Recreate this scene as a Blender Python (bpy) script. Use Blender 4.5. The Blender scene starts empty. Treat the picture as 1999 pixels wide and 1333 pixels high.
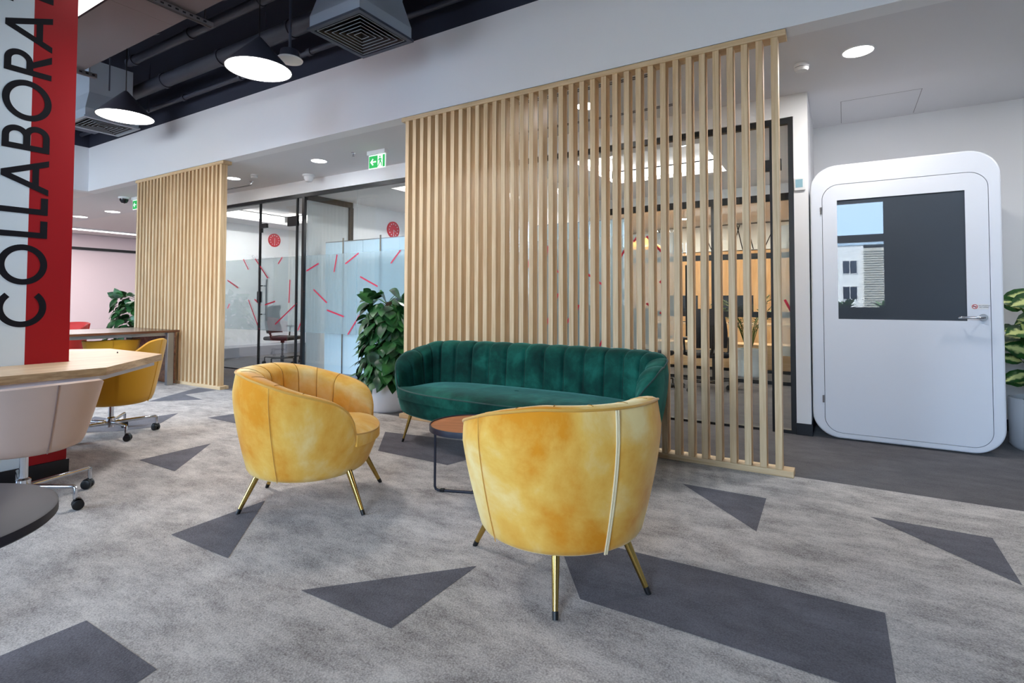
import bpy, math, random
from math import sin, cos, pi, radians, sqrt, atan2
from mathutils import Vector, Matrix

random.seed(7)
SC = bpy.context.scene
COL = SC.collection

# ------------------------------------------------------------------ camera
F_PX, CX, CY = 1055.559, 999.936, 556.558
YAW, PITCH, ROLL = -0.550045, 0.029745, 0.002475
cam_d = bpy.data.cameras.new('camera')
cam = bpy.data.objects.new('camera', cam_d)
COL.objects.link(cam)
fwd = Vector((sin(YAW) * cos(PITCH), cos(YAW) * cos(PITCH), sin(PITCH)))
right = Vector((cos(YAW), -sin(YAW), 0))
up = right.cross(fwd)
r2 = cos(ROLL) * right + sin(ROLL) * up
u2 = -sin(ROLL) * right + cos(ROLL) * up
m = Matrix((r2, u2, -fwd)).transposed().to_4x4()
m.translation = Vector((0, 0, 1.15))
cam.matrix_world = m
cam_d.sensor_fit = 'HORIZONTAL'
cam_d.sensor_width = 36.0
cam_d.lens = F_PX / 1999 * 36.0
cam_d.shift_x = (999.5 - CX) / 1999
cam_d.shift_y = (CY - 666.5) / 1999
cam_d.clip_start = 0.02
cam_d.clip_end = 300
SC.camera = cam

# ------------------------------------------------------------------ world, sun, exposure
SC.view_settings.view_transform = 'Standard'
SC.view_settings.look = 'None'
SC.view_settings.exposure = 0.33
SC.view_settings.gamma = 1.0
SC.view_settings.use_curve_mapping = False
SC.cycles.use_denoising = True
SC.cycles.max_bounces = 9
SC.cycles.diffuse_bounces = 5
SC.cycles.glossy_bounces = 5
SC.cycles.transmission_bounces = 6
SC.cycles.transparent_max_bounces = 14
SC.cycles.sample_clamp_indirect = 6.0
SC.cycles.caustics_reflective = False
SC.cycles.caustics_refractive = False

W = bpy.data.worlds.new('sky')
SC.world = W
W.use_nodes = True
nt = W.node_tree
bg = nt.nodes['Background']
tc = nt.nodes.new('ShaderNodeTexCoord')
sx = nt.nodes.new('ShaderNodeSeparateXYZ')
rp = nt.nodes.new('ShaderNodeValToRGB')
nz = nt.nodes.new('ShaderNodeTexNoise')
nz.inputs['Scale'].default_value = 3.0
nz.inputs['Detail'].default_value = 5.0
nt.links.new(tc.outputs['Generated'], sx.inputs[0])
nt.links.new(tc.outputs['Generated'], nz.inputs['Vector'])
ad = nt.nodes.new('ShaderNodeMath'); ad.operation = 'MULTIPLY_ADD'
nt.links.new(nz.outputs['Fac'], ad.inputs[0])
ad.inputs[1].default_value = -0.12
nt.links.new(sx.outputs['Z'], ad.inputs[2])
nt.links.new(ad.outputs[0], rp.inputs['Fac'])
e = rp.color_ramp.elements
e[0].position = 0.0; e[0].color = (0.50, 0.72, 0.98, 1)
e[1].position = 0.6; e[1].color = (0.66, 0.74, 0.88, 1)
nt.links.new(rp.outputs['Color'], bg.inputs['Color'])
bg.inputs['Strength'].default_value = 21.0

SUN_E = 36.0
sun_d = bpy.data.lights.new('sun', 'SUN'); sun_d.energy = SUN_E; sun_d.angle = 0.02
sun_d.color = (1.0, 0.95, 0.86)
sun = bpy.data.objects.new('sun', sun_d); COL.objects.link(sun)
sun.rotation_euler = Vector((0.45, -1.0, -0.95)).to_track_quat('-Z', 'Y').to_euler()


def area(name, loc, size, energy, color=(1, 1, 1), direction=(0, 0, -1), shape='DISK', sy=None, portal=False, spread=pi):
    d = bpy.data.lights.new(name, 'AREA')
    d.shape = shape; d.size = size
    if sy: d.size_y = sy
    d.energy = energy; d.color = color; d.spread = spread
    if portal: d.cycles.is_portal = True
    o = bpy.data.objects.new(name, d); COL.objects.link(o)
    o.location = loc
    o.rotation_euler = Vector(direction).to_track_quat('-Z', 'Y').to_euler()
    return o


# daylight enters through the window wall behind the camera (portals guide the sky sampling)
area('window_portal', (-6.6, -3.08, 2.15), 14.4, 1, direction=(0, 1, 0), shape='RECTANGLE', sy=2.3, portal=True)

# ------------------------------------------------------------------ materials
MATS = {}


def nodes_of(name):
    mt = bpy.data.materials.new(name); mt.use_nodes = True
    MATS[name] = mt
    n = mt.node_tree
    return mt, n, n.nodes['Principled BSDF']


def rgb(c):  # sRGB 0-255 -> linear
    return tuple((x / 255 / 12.92 if x / 255 <= 0.04045 else ((x / 255 + 0.055) / 1.055) ** 2.4) for x in c)


def plain(name, col, rough=0.5, metal=0.0, spec=0.5, sheen=0.0, bump=0.0, bscale=300, var=0.0, vscale=4, emit=None, es=0, coat=0.0):
    mt, n, p = nodes_of(name)
    c = (*rgb(col), 1)
    p.inputs['Base Color'].default_value = c
    p.inputs['Roughness'].default_value = rough
    p.inputs['Metallic'].default_value = metal
    p.inputs['Specular IOR Level'].default_value = spec
    p.inputs['Coat Weight'].default_value = coat
    if sheen:
        p.inputs['Sheen Weight'].default_value = sheen
    if emit:
        p.inputs['Emission Color'].default_value = (*emit, 1)
        p.inputs['Emission Strength'].default_value = es
    tcn = n.nodes.new('ShaderNodeTexCoord')
    if var:
        nn = n.nodes.new('ShaderNodeTexNoise'); nn.inputs['Scale'].default_value = vscale; nn.inputs['Detail'].default_value = 6
        n.links.new(tcn.outputs['Object'], nn.inputs['Vector'])
        r = n.nodes.new('ShaderNodeValToRGB')
        r.color_ramp.elements[0].position = 0.3; r.color_ramp.elements[1].position = 0.7
        r.color_ramp.elements[0].color = (*[x * (1 - var) for x in c[:3]], 1)
        r.color_ramp.elements[1].color = (*[min(1, x * (1 + var)) for x in c[:3]], 1)
        n.links.new(nn.outputs['Fac'], r.inputs['Fac'])
        n.links.new(r.outputs['Color'], p.inputs['Base Color'])
    if bump:
        nb = n.nodes.new('ShaderNodeTexNoise'); nb.inputs['Scale'].default_value = bscale; nb.inputs['Detail'].default_value = 3
        n.links.new(tcn.outputs['Object'], nb.inputs['Vector'])
        b = n.nodes.new('ShaderNodeBump'); b.inputs['Strength'].default_value = bump; b.inputs['Distance'].default_value = 0.01
        n.links.new(nb.outputs['Fac'], b.inputs['Height'])
        n.links.new(b.outputs['Normal'], p.inputs['Normal'])
    return mt


def wood(name, dark, light, scale=(28, 28, 1.1), rough=0.5, rnd=0.0):
    mt, n, p = nodes_of(name)
    tcn = n.nodes.new('ShaderNodeTexCoord')
    mp = n.nodes.new('ShaderNodeMapping'); mp.inputs['Scale'].default_value = scale
    oi = n.nodes.new('ShaderNodeObjectInfo')
    va = n.nodes.new('ShaderNodeVectorMath'); va.operation = 'ADD'
    ml = n.nodes.new('ShaderNodeMath'); ml.operation = 'MULTIPLY'; ml.inputs[1].default_value = 37.0
    n.links.new(oi.outputs['Random'], ml.inputs[0])
    n.links.new(tcn.outputs['Object'], va.inputs[0]); n.links.new(ml.outputs[0], va.inputs[1])
    n.links.new(va.outputs[0], mp.inputs['Vector'])
    a = n.nodes.new('ShaderNodeTexNoise'); a.inputs['Scale'].default_value = 1.0; a.inputs['Detail'].default_value = 5; a.inputs['Distortion'].default_value = 1.2
    n.links.new(mp.outputs[0], a.inputs['Vector'])
    f = n.nodes.new('ShaderNodeTexNoise'); f.inputs['Scale'].default_value = 7.0; f.inputs['Detail'].default_value = 3
    n.links.new(mp.outputs[0], f.inputs['Vector'])
    mx = n.nodes.new('ShaderNodeMath'); mx.operation = 'MULTIPLY_ADD'; mx.inputs[1].default_value = 0.35
    n.links.new(f.outputs['Fac'], mx.inputs[0]); n.links.new(a.outputs['Fac'], mx.inputs[2])
    r = n.nodes.new('ShaderNodeValToRGB')
    r.color_ramp.elements[0].position = 0.45; r.color_ramp.elements[0].color = (*rgb(dark), 1)
    r.color_ramp.elements[1].position = 0.85; r.color_ramp.elements[1].color = (*rgb(light), 1)
    n.links.new(mx.outputs[0], r.inputs['Fac'])
    hs = n.nodes.new('ShaderNodeHueSaturation')
    mr = n.nodes.new('ShaderNodeMapRange'); mr.inputs['To Min'].default_value = 1 - rnd; mr.inputs['To Max'].default_value = 1 + rnd
    n.links.new(oi.outputs['Random'], mr.inputs['Value'])
    n.links.new(mr.outputs[0], hs.inputs['Value'])
    n.links.new(r.outputs['Color'], hs.inputs['Color'])
    n.links.new(hs.outputs['Color'], p.inputs['Base Color'])
    p.inputs['Roughness'].default_value = rough
    b = n.nodes.new('ShaderNodeBump'); b.inputs['Strength'].default_value = 0.15; b.inputs['Distance'].default_value = 0.004
    n.links.new(f.outputs['Fac'], b.inputs['Height']); n.links.new(b.outputs['Normal'], p.inputs['Normal'])
    return mt


def velvet(name, dark, mid, light, scale=2.2, contrast=(0.36, 0.64), sheen_col=(1, 0.9, 0.6), sheen=0.6):
    mt, n, p = nodes_of(name)
    tcn = n.nodes.new('ShaderNodeTexCoord')
    a = n.nodes.new('ShaderNodeTexNoise'); a.inputs['Scale'].default_value = scale; a.inputs['Detail'].default_value = 7
    a.inputs['Roughness'].default_value = 0.6; a.inputs['Distortion'].default_value = 0.3
    n.links.new(tcn.outputs['Object'], a.inputs['Vector'])
    r = n.nodes.new('ShaderNodeValToRGB')
    r.color_ramp.elements[0].position = contrast[0]; r.color_ramp.elements[0].color = (*rgb(dark), 1)
    r.color_ramp.elements[1].position = contrast[1]; r.color_ramp.elements[1].color = (*rgb(light), 1)
    el = r.color_ramp.elements.new((contrast[0] + contrast[1]) / 2); el.color = (*rgb(mid), 1)
    n.links.new(a.outputs['Fac'], r.inputs['Fac'])
    n.links.new(r.outputs['Color'], p.inputs['Base Color'])
    p.inputs['Roughness'].default_value = 0.8
    p.inputs['Specular IOR Level'].default_value = 0.15
    p.inputs['Sheen Weight'].default_value = sheen
    p.inputs['Sheen Roughness'].default_value = 0.35
    p.inputs['Sheen Tint'].default_value = (*sheen_col, 1)
    nb = n.nodes.new('ShaderNodeTexNoise'); nb.inputs['Scale'].default_value = 14; nb.inputs['Detail'].default_value = 6
    n.links.new(tcn.outputs['Object'], nb.inputs['Vector'])
    b = n.nodes.new('ShaderNodeBump'); b.inputs['Strength'].default_value = 0.12; b.inputs['Distance'].default_value = 0.02
    n.links.new(nb.outputs['Fac'], b.inputs['Height']); n.links.new(b.outputs['Normal'], p.inputs['Normal'])
    return mt


def carpet(name, dark, light, pos=(0.38, 0.66), speck=None):
    mt, n, p = nodes_of(name)
    tcn = n.nodes.new('ShaderNodeTexCoord')
    mp = n.nodes.new('ShaderNodeMapping'); mp.inputs['Scale'].default_value = (1.0, 1.9, 1)
    n.links.new(tcn.outputs['Object'], mp.inputs['Vector'])
    a = n.nodes.new('ShaderNodeTexNoise'); a.inputs['Scale'].default_value = 3.6; a.inputs['Detail'].default_value = 10; a.inputs['Roughness'].default_value = 0.74
    n.links.new(mp.outputs[0], a.inputs['Vector'])
    f = n.nodes.new('ShaderNodeTexNoise'); f.inputs['Scale'].default_value = 170; f.inputs['Detail'].default_value = 2
    n.links.new(tcn.outputs['Object'], f.inputs['Vector'])
    v = n.nodes.new('ShaderNodeTexVoronoi'); v.inputs['Scale'].default_value = 150
    n.links.new(tcn.outputs['Object'], v.inputs['Vector'])
    ma = n.nodes.new('ShaderNodeMath'); ma.operation = 'MULTIPLY_ADD'; ma.inputs[1].default_value = 0.42
    n.links.new(f.outputs['Fac'], ma.inputs[0]); n.links.new(a.outputs['Fac'], ma.inputs[2])
    sb = n.nodes.new('ShaderNodeMath'); sb.operation = 'MULTIPLY_ADD'; sb.inputs[1].default_value = -0.22
    n.links.new(v.outputs['Distance'], sb.inputs[0]); n.links.new(ma.outputs[0], sb.inputs[2])
    r = n.nodes.new('ShaderNodeValToRGB')
    r.color_ramp.elements[0].position = pos[0]; r.color_ramp.elements[0].color = (*rgb(dark), 1)
    r.color_ramp.elements[1].position = pos[1] + 0.1; r.color_ramp.elements[1].color = (*rgb(light), 1)
    n.links.new(sb.outputs[0], r.inputs['Fac'])
    out = r.outputs['Color']
    n.links.new(out, p.inputs['Base Color'])
    p.inputs['Roughness'].default_value = 0.95
    p.inputs['Specular IOR Level'].default_value = 0.1
    p.inputs['Sheen Weight'].default_value = 0.15
    b = n.nodes.new('ShaderNodeBump'); b.inputs['Strength'].default_value = 0.25; b.inputs['Distance'].default_value = 0.005
    n.links.new(v.outputs['Distance'], b.inputs['Height']); n.links.new(b.outputs['Normal'], p.inputs['Normal'])
    return mt


def thin_glass(name, tint=(0.96, 0.985, 0.985), base=0.012, gain=0.13, rough=0.0):
    mt = bpy.data.materials.new(name); mt.use_nodes = True; MATS[name] = mt
    n = mt.node_tree; n.nodes.clear()
    o = n.nodes.new('ShaderNodeOutputMaterial')
    t = n.nodes.new('ShaderNodeBsdfTransparent'); t.inputs['Color'].default_value = (*tint, 1)
    g = n.nodes.new('ShaderNodeBsdfGlossy'); g.inputs['Roughness'].default_value = rough; g.inputs['Color'].default_value = (1, 1, 1, 1)
    lw = n.nodes.new('ShaderNodeLayerWeight'); lw.inputs['Blend'].default_value = 0.25
    ma = n.nodes.new('ShaderNodeMath'); ma.operation = 'MULTIPLY_ADD'; ma.inputs[1].default_value = gain; ma.inputs[2].default_value = base
    n.links.new(lw.outputs['Fresnel'], ma.inputs[0])
    x = n.nodes.new('ShaderNodeMixShader')
    n.links.new(ma.outputs[0], x.inputs['Fac']); n.links.new(t.outputs[0], x.inputs[1]); n.links.new(g.outputs[0], x.inputs[2])
    n.links.new(x.outputs[0], o.inputs['Surface'])
    return mt


def frosted(name, col, alpha):
    mt = bpy.data.materials.new(name); mt.use_nodes = True; MATS[name] = mt
    n = mt.node_tree; n.nodes.clear()
    o = n.nodes.new('ShaderNodeOutputMaterial')
    t = n.nodes.new('ShaderNodeBsdfTransparent'); t.inputs['Color'].default_value = (0.96, 0.98, 0.98, 1)
    d = n.nodes.new('ShaderNodeBsdfDiffuse'); d.inputs['Color'].default_value = (*rgb(col), 1)
    tl = n.nodes.new('ShaderNodeBsdfTranslucent'); tl.inputs['Color'].default_value = (*rgb(col), 1)
    y = n.nodes.new('ShaderNodeMixShader'); y.inputs['Fac'].default_value = 0.45
    n.links.new(d.outputs[0], y.inputs[1]); n.links.new(tl.outputs[0], y.inputs[2])
    x = n.nodes.new('ShaderNodeMixShader'); x.inputs['Fac'].default_value = alpha
    n.links.new(t.outputs[0], x.inputs[1]); n.links.new(y.outputs[0], x.inputs[2])
    n.links.new(x.outputs[0], o.inputs['Surface'])
    return mt


def emitter(name, col, s):
    mt = bpy.data.materials.new(name); mt.use_nodes = True; MATS[name] = mt
    n = mt.node_tree; n.nodes.clear()
    o = n.nodes.new('ShaderNodeOutputMaterial'); em = n.nodes.new('ShaderNodeEmission')
    em.inputs['Color'].default_value = (*col, 1); em.inputs['Strength'].default_value = s
    n.links.new(em.outputs[0], o.inputs['Surface'])
    return mt


M_WALL = plain('white_paint', (244, 244, 245), 0.6, spec=0.25, bump=0.04, bscale=120)
M_CEIL = plain('ceiling_paint', (230, 229, 231), 0.85, spec=0.1)
M_CEILW = plain('ceiling_paint_light', (236, 232, 232), 0.8, spec=0.1)
M_BLACKP = plain('soffit_black', (46, 50, 64), 0.7, spec=0.25)
M_SKIRT = plain('skirting_black', (16, 18, 26), 0.45)
M_FRAME = plain('frame_black', (20, 22, 26), 0.4)
M_GREYM = plain('galvanised_dark', (70, 76, 90), 0.5, metal=0.3)
M_PIPE = plain('pipe_black', (44, 47, 60), 0.5)
M_DUCT = plain('duct_grey', (160, 172, 186), 0.55)
M_PANEL = plain('ceiling_panel_grey', (128, 123, 126), 0.75, spec=0.1)
M_OAK = wood('oak_slat', (194, 160, 116), (224, 197, 157), rnd=0.05)
M_OAKX = wood('oak_rail', (196, 162, 118), (222, 195, 155), scale=(1.1, 28, 28))
M_OAKT = wood('oak_table', (190, 158, 122), (220, 194, 160), scale=(22, 1.3, 22), rough=0.42)
M_OAKE = wood('oak_edge', (150, 116, 78), (206, 176, 136), scale=(3.5, 3.5, 26), rough=0.5)
M_WALNUT = wood('walnut', (72, 44, 30), (120, 78, 54), scale=(16, 1.1, 16), rough=0.25)
M_TEAK = wood('brown_table_wood', (166, 98, 56), (198, 126, 78), scale=(2, 18, 2), rough=0.45)
M_WOODW = wood('orange_wall_wood', (206, 156, 104), (232, 188, 138), scale=(8, 8, 0.8), rough=0.5)
M_VELY = velvet('yellow_velvet', (226, 146, 34), (241, 188, 88), (250, 222, 156), scale=1.7, contrast=(0.37, 0.60))
M_VELG = velvet('green_velvet', (3, 44, 38), (8, 66, 56), (24, 94, 80), scale=4.0, sheen_col=(0.3, 0.75, 0.65), sheen=0.35)
M_PIPY = plain('yellow_piping', (216, 160, 62), 0.8, sheen=0.3)
M_PIPP = plain('pale_piping', (240, 222, 180), 0.8)
M_SEAMY = plain('yellow_seam', (176, 120, 30), 0.85)
M_SEAMG = plain('green_seam', (2, 30, 26), 0.85)
M_PIPG = plain('green_piping', (6, 58, 50), 0.8, sheen=0.2)
M_GOLD = plain('brass', (196, 164, 92), 0.22, metal=1.0)
M_BLKPL = plain('black_plastic', (18, 19, 22), 0.4)
M_CHROME = plain('chrome', (205, 208, 215), 0.15, metal=1.0)
M_STEEL = plain('brushed_steel', (176, 178, 182), 0.35, metal=1.0)
M_PINK = plain('blush_leather', (198, 172, 158), 0.5, bump=0.05, bscale=260, var=0.04)
M_SEAMP = plain('blush_seam', (146, 118, 110), 0.6)
M_MUST = plain('mustard_fabric', (206, 152, 8), 0.75, sheen=0.2, bump=0.05)
M_RED = plain('red_fabric', (206, 46, 36), 0.7, sheen=0.2)
M_COLW = plain('column_white', (214, 224, 230), 0.6, spec=0.25)
M_REDP = plain('red_paint', (158, 14, 24), 0.5, spec=0.3)
M_LETTER = plain('letter_black', (18, 18, 26), 0.6, spec=0.2)
M_CARPET = carpet('carpet_grey', (120, 113, 110), (204, 198, 192))
M_CARPD = carpet('carpet_charcoal', (74, 71, 76), (108, 105, 112), pos=(0.42, 0.72))
M_CARPB = carpet('carpet_corridor', (68, 63, 64), (98, 93, 93), pos=(0.4, 0.72))
M_GLASS = thin_glass('partition_glass')
M_WGLASS = thin_glass('window_glass', tint=(0.98, 0.99, 1.0), base=0.02, gain=0.3)
M_FILM = frosted('frost_film', (206, 214, 218), 0.34)
M_FROSTP = frosted('frost_panel', (226, 230, 232), 0.85)
M_BOARD = plain('white_glass_board', (222, 238, 246), 0.2, spec=0.3)
M_STICK = plain('red_sticker', (196, 20, 60), 0.5)
M_PODW = plain('pod_white', (232, 236, 244), 0.35, spec=0.45)
M_PODG = plain('pod_gap', (120, 126, 138), 0.7)
M_LAMP = emitter('lamp_diffuser', (1.0, 0.98, 0.97), 9.0)
M_LINE = emitter('linear_diffuser', (1.0, 0.98, 0.97), 2.2)
M_COVE = emitter('cove_light', (1.0, 0.97, 0.93), 5.0)
M_POTW = plain('white_pot', (238, 240, 244), 0.35)
M_SOIL = plain('soil', (52, 40, 30), 0.95, bump=0.6, bscale=40)
M_STEM = plain('stem_green', (70, 110, 44), 0.6)
M_POLE = plain('moss_pole', (70, 54, 36), 0.95, bump=0.6, bscale=40)
M_CLOCK = plain('clock_red', (196, 24, 40), 0.4)
M_WHITE = plain('white_plastic', (236, 236, 236), 0.45)
M_GREEN = plain('exit_green', (10, 160, 70), 0.5, emit=rgb((10, 160, 70)), es=0.5)
M_SIGNW = plain('exit_white', (240, 246, 242), 0.5, emit=(0.85, 0.95, 0.9), es=0.5)
M_BLKTOP = plain('black_table_top', (40, 42, 56), 0.5, spec=0.3)
M_DARKR = plain('dark_rim', (34, 38, 54), 0.45)
M_MESHB = plain('chair_mesh_black', (26, 26, 32), 0.8)
M_SCREEN = plain('monitor_screen', (28, 36, 52), 0.12)
M_GREYF = plain('grey_laminate', (150, 150, 158), 0.5)
M_FACADE = plain('facade_white', (236, 234, 228), 0.8)
M_LOUVER = plain('facade_louver', (186, 180, 166), 0.8)
M_PAVE = plain('paving', (120, 122, 126), 0.9)
M_PARAPET = plain('parapet_dark', (40, 44, 54), 0.7)


def pod_glass():
    mt = bpy.data.materials.new('pod_glass'); mt.use_nodes = True; MATS['pod_glass'] = mt
    n = mt.node_tree; n.nodes.clear()
    o = n.nodes.new('ShaderNodeOutputMaterial')
    d = n.nodes.new('ShaderNodeBsdfDiffuse'); d.inputs['Color'].default_value = (0.07, 0.085, 0.105, 1)
    g = n.nodes.new('ShaderNodeBsdfGlossy'); g.inputs['Roughness'].default_value = 0.0; g.inputs['Color'].default_value = (0.92, 0.96, 1, 1)
    x = n.nodes.new('ShaderNodeMixShader'); x.inputs['Fac'].default_value = 0.042
    n.links.new(d.outputs[0], x.inputs[1]); n.links.new(g.outputs[0], x.inputs[2]); n.links.new(x.outputs[0], o.inputs['Surface'])
    return mt


M_PODGL = pod_glass()


def leaf_mat(name, dark, light, pale=None):
    mt, n, p = nodes_of(name)
    at = n.nodes.new('ShaderNodeAttribute'); at.attribute_name = 'across'
    tcn = n.nodes.new('ShaderNodeTexCoord')
    nn = n.nodes.new('ShaderNodeTexNoise'); nn.inputs['Scale'].default_value = 9 if not pale else 34; nn.inputs['Detail'].default_value = 4
    n.links.new(tcn.outputs['Object'], nn.inputs['Vector'])
    r = n.nodes.new('ShaderNodeValToRGB')
    r.color_ramp.elements[0].position = 0.35; r.color_ramp.elements[0].color = (*rgb(dark), 1)
    r.color_ramp.elements[1].position = 0.68; r.color_ramp.elements[1].color = (*rgb(light), 1)
    n.links.new(nn.outputs['Fac'], r.inputs['Fac'])
    out = r.outputs['Color']
    if pale:
        ma = n.nodes.new('ShaderNodeMath'); ma.operation = 'MULTIPLY_ADD'; ma.inputs[1].default_value = 0.9
        n.links.new(nn.outputs['Fac'], ma.inputs[0]); n.links.new(at.outputs['Fac'], ma.inputs[2])
        r2_ = n.nodes.new('ShaderNodeValToRGB')
        r2_.color_ramp.elements[0].position = 0.66; r2_.color_ramp.elements[0].color = (1, 1, 1, 1)
        r2_.color_ramp.elements[1].position = 0.98; r2_.color_ramp.elements[1].color = (0, 0, 0, 1)
        n.links.new(ma.outputs[0], r2_.inputs['Fac'])
        mx = n.nodes.new('ShaderNodeMix'); mx.data_type = 'RGBA'
        n.links.new(r2_.outputs['Color'], mx.inputs['Factor']); n.links.new(out, mx.inputs['A'])
        mx.inputs['B'].default_value = (*rgb(pale), 1)
        out = mx.outputs['Result']
    n.links.new(out, p.inputs['Base Color'])
    p.inputs['Roughness'].default_value = 0.38
    p.inputs['Specular IOR Level'].default_value = 0.5
    return mt


M_LEAF = leaf_mat('pothos_leaf', (14, 52, 26), (52, 108, 50))
M_DIEF = leaf_mat('dieffenbachia_leaf', (24, 66, 26), (44, 96, 38), pale=(222, 228, 150))
M_PALM = leaf_mat('palm_leaf', (40, 66, 22), (96, 122, 40))
M_HEDGE = leaf_mat('hedge_leaf', (86, 150, 50), (170, 214, 90))


# ------------------------------------------------------------------ mesh builder
class MB:
    def __init__(s):
        s.v = []; s.f = []; s.mi = []; s.att = {}

    def add(s, vs, fs, mi=0, att=None):
        o = len(s.v); s.v += [tuple(x) for x in vs]
        s.f += [tuple(i + o for i in f) for f in fs]; s.mi += [mi] * len(fs)
        if att:
            for i, a in enumerate(att): s.att[o + i] = a
        return s

    def box(s, a, b, mi=0):
        x0, y0, z0 = a; x1, y1, z1 = b
        vs = [(x0, y0, z0), (x1, y0, z0), (x1, y1, z0), (x0, y1, z0), (x0, y0, z1), (x1, y0, z1), (x1, y1, z1), (x0, y1, z1)]
        return s.add(vs, [(0, 3, 2, 1), (4, 5, 6, 7), (0, 1, 5, 4), (1, 2, 6, 5), (2, 3, 7, 6), (3, 0, 4, 7)], mi)

    def tube(s, pts, rad, seg=12, mi=0, closed=False, caps=True):
        pts = [Vector(p) for p in pts]; n = len(pts)
        rs = rad if isinstance(rad, (list, tuple)) else [rad] * n
        rings = []; prev = None
        for i, p in enumerate(pts):
            if closed: t = pts[(i + 1) % n] - pts[i - 1]
            elif i == 0: t = pts[1] - p
            elif i == n - 1: t = p - pts[i - 1]
            else: t = (pts[i + 1] - p).normalized() + (p - pts[i - 1]).normalized()
            if t.length < 1e-9: t = Vector((0, 0, 1))
            t.normalize()
            if prev is None:
                a = Vector((0, 0, 1)) if abs(t.z) < 0.9 else Vector((1, 0, 0))
                x = t.cross(a).normalized()
            else:
                x = (prev - t * prev.dot(t))
                x = x.normalized() if x.length > 1e-6 else t.cross(Vector((0, 0, 1))).normalized()
            prev = x; y = t.cross(x)
            rings.append([p + rs[i] * (cos(2 * pi * k / seg) * x + sin(2 * pi * k / seg) * y) for k in range(seg)])
        vs = [q for r in rings for q in r]; fs = []
        for i in range(n if closed else n - 1):
            for k in range(seg):
                a = i * seg + k; b = i * seg + (k + 1) % seg; j = (i + 1) % n
                fs.append((a, b, j * seg + (k + 1) % seg, j * seg + k))
        if caps and not closed:
            fs.append(tuple(reversed(range(seg)))); fs.append(tuple(range((n - 1) * seg, n * seg)))
        return s.add(vs, fs, mi)

    def lathe(s, prof, seg=32, c=(0, 0, 0), mi=0, axis='z', a0=0, a1=2 * pi):
        vs = []; fs = []; full = abs(a1 - a0 - 2 * pi) < 1e-6
        ns = seg if full else seg + 1
        for r, z in prof:
            for k in range(ns):
                a = a0 + (a1 - a0) * k / seg
                x, y = r * cos(a), r * sin(a)
                vs.append({'z': (c[0] + x, c[1] + y, c[2] + z), 'x': (c[0] + z, c[1] + x, c[2] + y), 'y': (c[0] + y, c[1] + z, c[2] + x)}[axis])
        for i in range(len(prof) - 1):
            for k in range(seg):
                a = i * ns + k; b = i * ns + (k + 1) % ns
                fs.append((a, b, b + ns, a + ns))
        return s.add(vs, fs, mi)

    def cyl(s, c, r, z0, z1, seg=24, mi=0, axis='z'):
        return s.lathe([(0.0001, z0), (r, z0), (r, z1), (0.0001, z1)], seg, c, mi, axis)

    def prism(s, poly, z0, z1, mi=0, xf=None):
        n = len(poly)
        vs = [(x, y, z0) for x, y in poly] + [(x, y, z1) for x, y in poly]
        if xf: vs = [xf(*v) for v in vs]
        fs = [tuple(reversed(range(n))), tuple(range(n, 2 * n))] + [(i, (i + 1) % n, n + (i + 1) % n, n + i) for i in range(n)]
        return s.add(vs, fs, mi)

    def grid(s, rows, mi=0, wrap=False, flip=False, att=None):
        R_, C_ = len(rows), len(rows[0]); vs = [p for r in rows for p in r]; fs = []
        for i in range(R_ - 1):
            for k in range(C_ if wrap else C_ - 1):
                q = (i * C_ + k, i * C_ + (k + 1) % C_, (i + 1) * C_ + (k + 1) % C_, (i + 1) * C_ + k)
                fs.append(tuple(reversed(q)) if flip else q)
        return s.add(vs, fs, mi, att)

    def build(s, name, mats, parent=None, bevel=0.0, smooth=True, angle=38, loc=None, subsurf=0):
        me = bpy.data.meshes.new(name)
        me.from_pydata(s.v, [], s.f)
        if not isinstance(mats, (list, tuple)): mats = [mats]
        for mt in mats: me.materials.append(mt)
        if len(mats) > 1: me.polygons.foreach_set('material_index', s.mi)
        if s.att:
            a = me.attributes.new('across', 'FLOAT', 'POINT')
            a.data.foreach_set('value', [s.att.get(i, 0.0) for i in range(len(s.v))])
        me.update()
        if smooth:
            me.polygons.foreach_set('use_smooth', [True] * len(me.polygons))
            me.set_sharp_from_angle(angle=radians(angle))
        o = bpy.data.objects.new(name, me); COL.objects.link(o)
        if parent: o.parent = parent
        if loc: o.location = loc
        if bevel:
            b = o.modifiers.new('Bevel', 'BEVEL'); b.width = bevel; b.segments = 2; b.limit_method = 'ANGLE'; b.angle_limit = radians(40)
        if subsurf:
            u = o.modifiers.new('Subdivision', 'SUBSURF'); u.levels = subsurf; u.render_levels = subsurf
        return o


def box(name, a, b, mt, parent=None, bevel=0.0):
    return MB().box(a, b).build(name, mt, parent, bevel, smooth=bool(bevel))


def struct(o):
    o['kind'] = 'structure'; return o


def tag(o, label, cat, group=None, kind=None):
    o['label'] = label; o['category'] = cat
    if group: o['group'] = group
    if kind: o['kind'] = kind
    return o


def thing(name, label, cat, loc=(0, 0, 0), rz=0.0, group=None):
    o = bpy.data.objects.new(name, None); COL.objects.link(o)
    o.empty_display_size = 0.1
    o.location = loc; o.rotation_euler = (0, 0, rz)
    return tag(o, label, cat, group)


def copy_tree(src, loc, rz, label, parent=None):
    c = src.copy(); COL.objects.link(c)
    if parent is None:
        c.location = loc; c.rotation_euler = (0, 0, rz)
        c['label'] = label
    else:
        c.parent = parent
    for ch in [o for o in bpy.data.objects if o.parent == src]:
        copy_tree(ch, None, None, None, c)
    return c


# ------------------------------------------------------------------ camera-space measuring (pixel -> floor point)
def fl(x, y, z=0.0):
    d = r2 * ((x - CX) / F_PX) - u2 * ((y - CY) / F_PX) + fwd
    t = (z - 1.15) / d.z
    return (d.x * t, d.y * t)


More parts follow.
